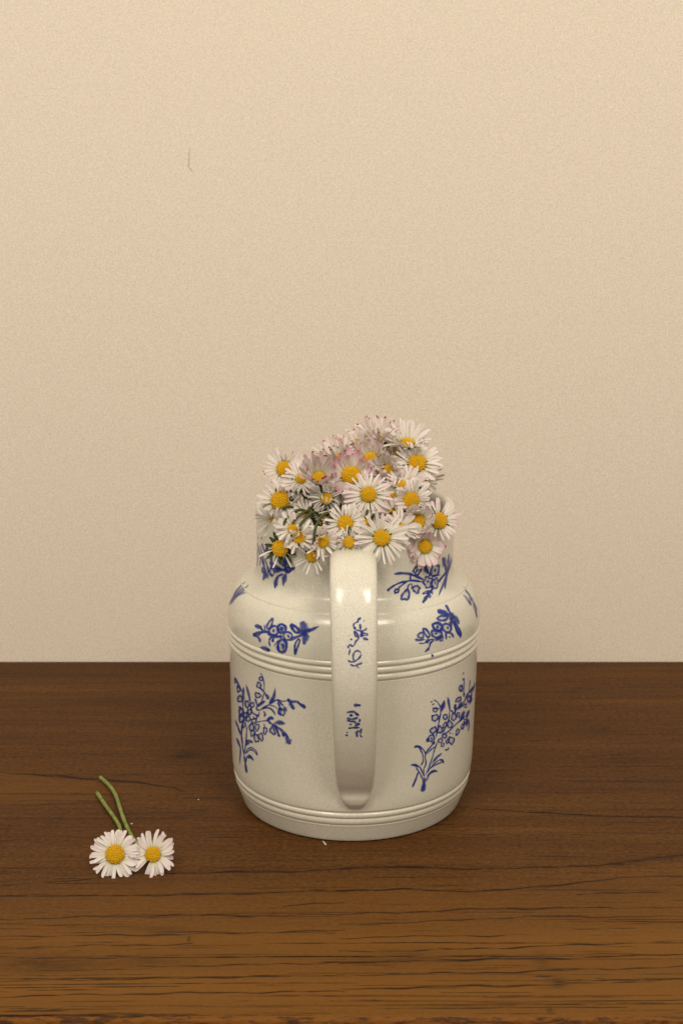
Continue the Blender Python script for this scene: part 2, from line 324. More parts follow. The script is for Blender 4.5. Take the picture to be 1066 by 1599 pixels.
    for nm, a in (('vein', vein * 1.35), ('tone', tone)):
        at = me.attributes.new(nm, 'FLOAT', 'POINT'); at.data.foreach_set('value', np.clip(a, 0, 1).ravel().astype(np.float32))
    me.update(); me.validate()
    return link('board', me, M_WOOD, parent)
table = empty('wooden_table', (0, 0, 0))
tag(table, 'dark brown wooden table top with black grain lines set against the wall', 'table')
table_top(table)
box('board_core', (TX0, TY0 + 0.0012, -TH), (TX1, TY1, -0.0012), M_WOOD, table)
def edge_band():
    xs = np.arange(TX0, TX1, 0.0009); vs = []; fs = []
    prof = [(0.0, -0.0003), (-0.0009, -0.0007), (-0.0014, -0.0016), (-0.0015, -0.004), (-0.0014, -TH)]
    n = len(prof)
    wob = RNG.normal(0, 1, (len(xs), n)); wob = (wob + np.roll(wob, 1, 0) + np.roll(wob, 2, 0)) / 3
    for i, x in enumerate(xs):
        for k, (dy, z) in enumerate(prof):
            vs.append((x, TY0 + 0.0004 + dy + wob[i, k] * 0.00022, z + (wob[i, (k + 2) % n] * 0.00018 if k < 4 else 0)))
    for i in range(len(xs) - 1):
        for k in range(n - 1):
            fs.append((i * n + k, i * n + k + 1, (i + 1) * n + k + 1, (i + 1) * n + k))
    return link('edge_band', mesh_from('edge_band', vs, fs), M_EDGE, table)
edge_band()

# ------------------------------------------------------------------ the jug
LEAN, OFF = 0.0105, -0.0001
PROFILE = [(0.0, 5.10), (0.05, 5.22), (0.14, 5.30), (0.5, 5.43), (0.8, 5.53), (1.15, 5.645), (1.7, 5.745), (2.2, 5.80), (3.5, 5.83), (5.1, 5.85), (7, 5.885), (8.0, 5.905),
           (8.5, 5.925), (9.05, 5.95), (9.6, 5.945), (10.08, 5.85), (10.55, 5.68), (10.85, 5.47), (11.05, 5.23), (11.17, 5.06), (11.28, 4.88), (11.40, 4.74), (11.55, 4.66), (11.75, 4.625),
           (12.2, 4.615), (13.5, 4.61), (14.2, 4.62), (14.5, 4.65), (14.62, 4.62), (14.68, 4.55)]
def ridges(z):
    r = 0.0
    for a, b in ((8.04, 8.38), (8.38, 8.71), (8.71, 9.02)):
        if a <= z <= b:
            t = (z - a) / (b - a); r += 0.10 * (math.sin(math.pi * t) ** 0.8) - 0.042
    for a, b in ((0.99, 1.36), (1.36, 1.66)):
        if a <= z <= b:
            t = (z - a) / (b - a); r += 0.05 * (math.sin(math.pi * t) ** 0.8) - 0.03
    r -= 0.05 * math.exp(-((z - 1.68) / 0.05) ** 2)
    r += 0.065 * math.exp(-((z - 11.02) / 0.04) ** 2)
    return r
def outer_profile():
    zs = sorted(set([round(0.02 * k, 3) for k in range(0, 8)] + [round(0.15 + 0.05 * k, 3) for k in range(0, 16)] + [round(0.95 + 0.025 * k, 3) for k in range(0, 34)] + [round(1.8 + 0.25 * k, 3) for k in range(0, 25)] +
                    [round(7.98 + 0.025 * k, 3) for k in range(0, 45)] + [round(9.1 + 0.08 * k, 3) for k in range(0, 22)] + [round(10.86 + 0.025 * k, 3) for k in range(0, 14)] + [round(11.2 + 0.06 * k, 3) for k in range(0, 12)] +
                    [round(12 + 0.2 * k, 3) for k in range(0, 11)] + [14.2, 14.3, 14.4, 14.5, 14.56, 14.62, 14.65, 14.68]))
    P = crom([(z, r) for z, r in PROFILE], 12)
    pz = np.array([p[0] for p in P]); pr = np.array([p[1] for p in P])
    return [(float(np.interp(z, pz, pr)) + ridges(z), z) for z in zs if z <= 14.68]
def jug_body_mesh():
    out = [(0.0, 0.18), (4.4, 0.16), (4.75, 0.02), (4.9, 0.0)] + outer_profile() + [(4.47, 14.70), (4.36, 14.66), (4.27, 14.55), (4.22, 14.3), (4.2, 13.5), (4.2, 11.7), (4.5, 11.2), (5.1, 10.6), (5.5, 9.6), (5.5, 5), (5.4, 1.2), (5.0, 0.7), (4.0, 0.55), (0.0, 0.55)]
    N = 192; vs = []; fs = []
    for r, z in out:
        for k in range(N):
            th = 2 * math.pi * k / N
            # thrown by hand: a trace of wobble
            rr = r * (1 + 0.0016 * math.sin(2 * th + 0.7 + z * 0.1) + 0.0008 * math.sin(3 * th + z * 0.5))
            vs.append(((rr * math.cos(th)) * CM + LEAN * z * CM + OFF, rr * math.sin(th) * CM, z * CM))
    for i in range(len(out) - 1):
        for k in range(N):
            k2 = (k + 1) % N
            fs.append((i * N + k, i * N + k2, (i + 1) * N + k2, (i + 1) * N + k))
    bm = bmesh.new(); bv = [bm.verts.new(v) for v in vs]
    for f in fs: bm.faces.new([bv[i] for i in f])
    bmesh.ops.remove_doubles(bm, verts=bm.verts, dist=1e-6)
    bmesh.ops.dissolve_degenerate(bm, dist=1e-7, edges=bm.edges)
    bmesh.ops.recalc_face_normals(bm, faces=bm.faces)
    me = bpy.data.meshes.new('jug_body'); bm.to_mesh(me); bm.free()
    me.polygons.foreach_set('use_smooth', [True] * len(me.polygons))
    return me
# handle centre line: (out, z, width, thickness) in cm
HANDLE = [(4.15, 12.9, 2.1, 1.0), (4.7, 13.25, 2.06, 0.98), (5.5, 13.52, 2.04, 0.92), (6.4, 13.45, 2.03, 0.86), (7.3, 12.95, 2.02, 0.82), (7.95, 12.0, 2.0, 0.80), (8.25, 10.8, 1.98, 0.80), (8.25, 9.4, 1.95, 0.80),
          (7.95, 7.8, 1.92, 0.80), (7.45, 6.2, 1.88, 0.80), (6.85, 4.75, 1.83, 0.78), (6.34, 3.75, 1.76, 0.74), (6.07, 3.22, 1.64, 0.66), (5.965, 2.88, 1.46, 0.57), (5.92, 2.55, 1.30, 0.52), (5.86, 2.3, 1.02, 0.44), (5.76, 2.14, 0.70, 0.34), (5.68, 2.07, 0.26, 0.14)]
def handle_mesh():
    P = crom(HANDLE, 7); seg = 36; vs = []; fs = []
    for i, p in enumerate(P):
        a = P[min(i + 1, len(P) - 1)] - P[max(i - 1, 0)]
        t = np.array([a[0], a[1]]); t /= np.linalg.norm(t)
        n = np.array([-t[1], t[0]])            # outward normal of the strap in the (out, z) plane
        if n[0] < 0 and n[1] < 0: n = -n
        if i and np.dot(n, pn) < 0: n = -n
        pn = n
        for k in range(seg):
            th = 2 * math.pi * k / seg; c, s_ = math.cos(th), math.sin(th)
            e = 0.62
            x = math.copysign(abs(c) ** e, c) * p[2] / 2
            y = math.copysign(abs(s_) ** e, s_) * p[3] / 2
            o = p[0] + n[0] * y; z = p[1] + n[1] * y
            vs.append((x * CM + 0.0014 - 0.0001 * z, -o * CM, z * CM))
    for i in range(len(P) - 1):
        for k in range(seg):
            k2 = (k + 1) % seg
            fs.append((i * seg + k, i * seg + k2, (i + 1) * seg + k2, (i + 1) * seg + k))
    fs.append(tuple(range(seg))); fs.append(tuple((len(P) - 1) * seg + k for k in range(seg)))
    bm = bmesh.new(); bv = [bm.verts.new(v) for v in vs]
    for f in fs: bm.faces.new([bv[i] for i in f])
    bmesh.ops.recalc_face_normals(bm, faces=bm.faces)
    me = bpy.data.meshes.new('handle'); bm.to_mesh(me); bm.free()
    me.polygons.foreach_set('use_smooth', [True] * len(me.polygons))
    return me
jug = empty('stoneware_jug', (0, 0, 0))
tag(jug, 'cream stoneware jug with blue flower prints and strap handle, filled with daisies', 'jug')
body = link('jug_body', jug_body_mesh(), M_GLAZE, jug)
hand = link('handle', handle_mesh(), M_GLAZE, jug)
def bvh_of(o):
    me = o.data
    return BVHTree.FromPolygons([v.co.copy() for v in me.vertices], [tuple(p.vertices) for p in me.polygons])
BVH = {'body': bvh_of(body), 'handle': bvh_of(hand)}
# printed flowers: strokes of cobalt on the glaze, each point (x, y, z in 0.01 mm, line width in 0.01 mm)
PRINTS = [
('tall sprig of blue flowers left of the handle below the ribs','body',1,[('s',[(-4925,-3067,2447,191),(-4974,-2999,2851,194),(-5031,-2913,3285,202)]),('s',[(-5031,-2913,3285,118),(-5129,-2745,3762,127),(-5161,-2686,4247,128),(-5108,-2791,4837,116)]),('s',[(-5030,-2915,3325,111),(-4943,-3071,3901,105),(-4894,-3151,4403,100),(-4857,-3211,4894,100)]),('s',[(-5288,-2391,2573,141),(-5241,-2510,3188,140),(-5215,-2573,3610,135)]),('l',[(-5473,-1960,3735,202),(-5308,-2374,3642,202),(-5194,-2610,3389,188)]),('l',[(-5508,-1868,4594,202),(-5347,-2293,4474,202),(-5153,-2701,4214,181)]),('s',[(-5369,-2239,4413,111),(-5205,-2600,4132,103)]),('s',[(-5162,-2685,4207,106),(-5113,-2779,4559,98),(-5046,-2903,4883,94)]),('s',[(-5093,-2805,3474,103),(-5124,-2756,4002,107),(-5154,-2699,4174,111)]),('s',[(-4956,-3031,2944,97),(-4885,-3151,3291,77),(-4731,-3384,3471,67),(-4538,-3637,3348,78)]),('l',[(-4846,-3213,3279,99),(-4701,-3425,3411,148),(-4538,-3637,3336,175)]),('s',[(-4972,-3014,3388,79),(-4837,-3233,3737,55),(-4606,-3559,3936,52),(-4414,-3794,3863,70),(-4360,-3856,3677,70)]),('s',[(-4930,-3085,3458,60),(-4726,-3395,3760,43),(-4530,-3653,3822,71),(-4360,-3856,3677,73)]),('s',[(-4944,-3067,3802,85),(-4859,-3203,4114,65),(-4718,-3410,4241,53),(-4563,-3615,4212,65)]),('l',[(-4903,-3133,3870,110),(-4740,-3379,4142,74),(-4563,-3615,4204,92)]),('l',[(-5024,-2960,6028,265),(-5026,-2962,6337,262),(-4983,-3042,6732,254)]),('s',[(-5036,-2929,5398,98),(-5050,-2910,5738,99),(-5031,-2949,6062,94)]),('s',[(-5057,-2909,6393,114),(-5237,-2574,6629,132),(-5448,-2094,6793,141)]),('o',[(-5452,-2083,6797,108),(-5478,-2009,6693,108),(-5501,-1941,6599,108),(-5465,-2040,6570,108),(-5411,-2183,6622,38),(-5358,-2312,6678,91),(-5357,-2314,6743,108),(-5395,-2227,6772,108)]),('o',[(-5332,-2366,6473,126),(-5346,-2331,6368,126),(-5337,-2351,6301,126),(-5315,-2400,6235,112),(-5254,-2531,6296,53),(-5206,-2631,6372,88),(-5180,-2684,6461,109),(-5185,-2676,6538,108),(-5243,-2559,6525,97),(-5286,-2470,6535,107)]),('o',[(-5271,-2489,6018,104),(-5330,-2357,5896,144),(-5327,-2361,5794,144),(-5262,-2505,5804,89),(-5192,-2648,5851,53),(-5117,-2794,5917,84),(-5101,-2823,6018,115),(-5088,-2850,6115,120),(-5124,-2785,6165,104),(-5203,-2632,6137,83)]),('l',[(-4663,-3505,6129,182),(-4735,-3413,6475,190),(-4876,-3214,6925,203)]),('s',[(-4686,-3475,6156,97),(-4632,-3542,5876,98),(-4586,-3600,5670,93)]),('o',[(-4910,-3148,6077,113),(-4921,-3128,5963,113),(-4936,-3103,5849,122),(-4883,-3185,5818,110),(-4828,-3268,5776,56),(-4775,-3347,5886,81),(-4718,-3429,5979,101),(-4753,-3381,6062,110),(-4782,-3341,6146,99),(-4843,-3250,6102,54)]),('o',[(-4604,-3584,6151,47),(-4657,-3512,6084,65),(-4665,-3500,6013,81),(-4628,-3549,5970,75),(-4573,-3620,5959,47),(-4513,-3696,6019,52),(-4470,-3750,6111,67),(-4484,-3734,6166,74),(-4497,-3718,6218,71),(-4551,-3651,6208,54)]),('o',[(-5231,-2563,5506,156),(-5241,-2540,5376,155),(-5261,-2495,5264,161),(-5219,-2581,5203,136),(-5141,-2735,5236,58),(-5087,-2836,5351,98),(-5025,-2948,5461,118),(-5044,-2917,5539,130),(-5099,-2818,5554,112),(-5157,-2710,5548,111)]),('o',[(-4980,-3024,5446,106),(-5012,-2968,5359,104),(-5051,-2900,5268,136),(-4987,-3009,5255,118),(-4941,-3085,5199,77),(-4884,-3174,5292,76),(-4829,-3261,5374,104),(-4848,-3233,5444,117),(-4842,-3244,5542,107),(-4914,-3131,5479,53)]),('o',[(-4805,-3301,5718,110),(-4800,-3306,5627,106),(-4830,-3261,5523,113),(-4754,-3371,5546,86),(-4694,-3454,5524,53),(-4648,-3518,5625,71),(-4578,-3610,5709,93),(-4626,-3548,5753,104),(-4644,-3526,5831,83),(-4722,-3421,5758,54)]),('o',[(-5238,-2541,5099,171),(-5256,-2500,4974,175),(-5256,-2498,4877,179),(-5212,-2592,4832,140),(-5128,-2756,4875,62),(-5060,-2880,4994,106),(-5001,-2983,5110,127),(-5007,-2974,5195,139),(-5062,-2880,5219,113),(-5144,-2728,5179,89)]),('o',[(-4868,-3201,5329,95),(-4877,-3184,5230,90),(-4915,-3124,5121,99),(-4841,-3239,5145,76),(-4780,-3328,5125,44),(-4732,-3398,5230,63),(-4662,-3494,5315,82),(-4707,-3435,5370,87),(-4731,-3403,5443,73),(-4797,-3307,5371,48)]),('s',[(-4558,-3634,5684,77),(-4386,-3841,5684,74),(-4227,-4017,5679,71)]),('s',[(-4583,-3599,5362,46),(-4350,-3881,5547,62),(-4416,-3807,5708,82)]),('o',[(-4555,-3634,5399,45),(-4627,-3541,5316,68),(-4621,-3548,5227,80),(-4551,-3637,5213,65),(-4464,-3745,5202,41),(-4411,-3808,5325,60),(-4366,-3861,5433,72),(-4451,-3763,5461,65)]),('o',[(-5080,-2841,4811,94),(-5109,-2788,4715,95),(-5147,-2716,4586,115),(-5078,-2843,4622,42),(-5014,-2958,4704,57),(-4956,-3055,4800,83),(-4929,-3101,4933,95),(-4986,-3006,4948,93),(-5022,-2946,5003,72),(-5061,-2877,4934,72)]),('o',[(-4692,-3451,5012,66),(-4751,-3367,4911,92),(-4728,-3399,4817,97),(-4678,-3467,4760,81),(-4614,-3553,4790,47),(-4539,-3648,4863,70),(-4510,-3687,5014,86),(-4534,-3657,5081,88),(-4570,-3613,5125,79),(-4640,-3521,5121,71)]),('o',[(-4662,-3488,4722,79),(-4668,-3480,4613,81),(-4644,-3511,4490,73),(-4576,-3600,4578,45),(-4507,-3687,4650,56),(-4467,-3737,4769,69),(-4480,-3722,4833,70),(-4577,-3600,4830,61)]),('o',[(-4445,-3766,5137,41),(-4377,-3846,5198,41),(-4319,-3911,5243,48),(-4250,-3987,5239,69),(-4241,-3995,5142,64),(-4288,-3943,5041,57),(-4339,-3886,4912,45),(-4396,-3821,4907,68),(-4423,-3790,4959,74),(-4454,-3754,5021,74)]),('o',[(-4477,-3724,4642,69),(-4510,-3684,4541,79),(-4498,-3698,4447,83),(-4445,-3761,4336,73),(-4357,-3864,4375,45),(-4276,-3953,4442,64),(-4281,-3948,4580,74),(-4286,-3943,4674,74),(-4365,-3855,4683,68),(-4431,-3778,4713,72)]),('o',[(-4336,-3889,4719,47),(-4228,-4007,4803,47),(-4126,-4112,4908,64),(-4085,-4153,4795,74),(-4075,-4162,4685,72),(-4081,-4156,4570,59),(-4157,-4079,4513,62),(-4218,-4015,4570,76),(-4268,-3962,4626,77),(-4330,-3895,4659,75)]),('d',[(-4470,-3734,4757,122)]),('d',[(-4737,-3395,5471,94)]),('d',[(-4504,-3700,5500,93)]),('s',[(-3992,-4267,6960,49),(-3979,-4284,7381,50),(-4049,-4221,7694,51),(-4166,-4107,7820,51)]),('o',[(-4178,-4092,7595,50),(-4215,-4053,7532,62),(-4194,-4073,7465,62),(-4134,-4135,7475,50),(-4070,-4198,7478,43),(-4058,-4211,7564,60),(-4051,-4218,7636,63),(-4115,-4156,7652,57)]),('o',[(-4288,-3972,7311,74),(-4304,-3953,7211,72),(-4336,-3917,7101,79),(-4265,-3995,7085,68),(-4190,-4073,7063,46),(-4162,-4102,7168,63),(-4113,-4153,7253,73),(-4159,-4107,7319,73),(-4211,-4055,7351,63),(-4247,-4017,7330,47)]),('s',[(-4195,-4069,7129,102),(-3992,-4267,6960,99),(-3847,-4397,6804,97)]),('l',[(-3920,-4332,6854,191),(-3829,-4413,6773,194),(-3768,-4463,6661,190)]),('s',[(-3986,-4273,6925,55),(-4064,-4194,6630,54),(-4142,-4113,6371,56)]),('o',[(-4406,-3833,6714,84),(-4415,-3821,6635,87),(-4391,-3848,6570,83),(-4311,-3937,6556,57),(-4232,-4024,6619,49),(-4155,-4104,6673,59),(-4148,-4112,6749,81),(-4209,-4050,6793,70),(-4293,-3960,6784,65),(-4371,-3875,6784,68)]),('l',[(-4361,-3877,6094,135),(-4112,-4144,6376,130),(-3931,-4318,6558,126)]),('l',[(-4322,-3920,6161,134),(-4376,-3862,6328,140),(-4442,-3787,6489,140)]),('s',[(-4334,-3907,6137,87),(-4362,-3873,5990,96),(-4230,-4018,5984,56),(-3965,-4284,6250,56),(-3741,-4483,6443,56),(-3556,-4634,6635,55),(-3373,-4772,6783,58),(-3157,-4918,6774,60),(-2924,-5062,6861,57)]),('l',[(-3778,-4453,6468,132),(-3547,-4644,6838,142),(-3457,-4718,7368,147)]),('s',[(-2924,-5063,6891,127),(-2711,-5182,6863,121),(-2480,-5297,6916,116)]),('l',[(-2818,-5122,6810,201),(-2712,-5178,6664,200),(-2597,-5235,6489,198)]),('s',[(-2498,-5289,6943,123),(-2305,-5375,6791,120),(-2102,-5458,6728,117)]),('d',[(-2158,-5436,6711,158)]),('d',[(-2863,-5099,6905,138)]),('s',[(-3375,-4770,6670,80),(-3261,-4846,6475,76),(-3337,-4791,6190,77),(-3194,-4886,6071,76)]),('o',[(-3280,-4832,6410,68),(-3258,-4845,6267,69),(-3221,-4869,6152,70),(-3130,-4927,6091,58),(-3063,-4971,6168,55),(-3029,-4993,6261,64),(-3082,-4961,6372,67),(-3177,-4901,6390,62)]),('l',[(-3088,-4959,6539,194),(-2929,-5053,6333,190)]),('s',[(-3374,-4771,6745,76),(-3230,-4869,6672,75),(-3074,-4969,6562,74)]),('l',[(-3232,-4865,6483,130),(-3163,-4909,6275,126)]),('s',[(-4117,-4135,6069,39),(-3854,-4384,6252,44),(-3598,-4596,6187,53),(-3469,-4692,5992,54)]),('s',[(-3966,-4283,6212,48),(-3670,-4541,6277,55),(-3472,-4691,6074,58)]),('s',[(-4224,-4024,5918,70),(-4265,-3976,5677,73)]),('s',[(-4043,-4207,6022,86),(-3944,-4299,5915,83),(-4009,-4235,5753,73)]),('s',[(-3742,-4482,6397,33),(-3522,-4659,6438,36),(-3335,-4793,6334,38)]),('s',[(-4509,-3690,5200,39),(-4201,-4041,5444,40),(-3900,-4335,5603,42),(-3781,-4439,5623,45)]),('l',[(-3882,-4351,5595,152),(-3713,-4499,5799,143),(-3522,-4652,5839,161)]),('s',[(-3818,-4409,5637,123),(-3672,-4530,5524,120)]),('l',[(-3562,-4618,5591,156),(-3241,-4851,5725,162),(-2996,-5006,5736,169)]),('s',[(-4014,-4227,5430,57),(-3957,-4280,5253,56)]),('o',[(-4024,-4215,5212,62),(-4029,-4209,5079,63),(-4025,-4212,4982,64),(-4002,-4234,4907,63),(-3944,-4288,4914,44),(-3909,-4321,5030,52),(-3864,-4362,5119,57),(-3875,-4353,5214,62),(-3926,-4307,5236,54),(-3970,-4267,5227,48)]),('o',[(-3664,-4534,5339,69),(-3729,-4479,5241,85),(-3711,-4494,5124,94),(-3628,-4560,5087,85),(-3536,-4633,5057,71),(-3483,-4673,5121,82),(-3511,-4653,5232,89),(-3541,-4631,5310,91),(-3588,-4595,5409,90),(-3638,-4556,5404,75)]),('s',[(-3679,-4524,5552,108),(-3454,-4697,5427,108),(-3320,-4790,5056,105)]),('d',[(-3313,-4795,5077,141)]),('s',[(-3533,-4640,5555,80),(-3244,-4845,5375,78),(-3060,-4961,5083,77)]),('d',[(-3095,-4940,5176,196)]),('s',[(-3316,-4797,5468,85),(-3029,-4982,5281,83),(-2880,-5068,5053,82)]),('l',[(-3002,-4996,5113,259),(-2881,-5066,4927,256),(-2789,-5116,4770,253)])],),
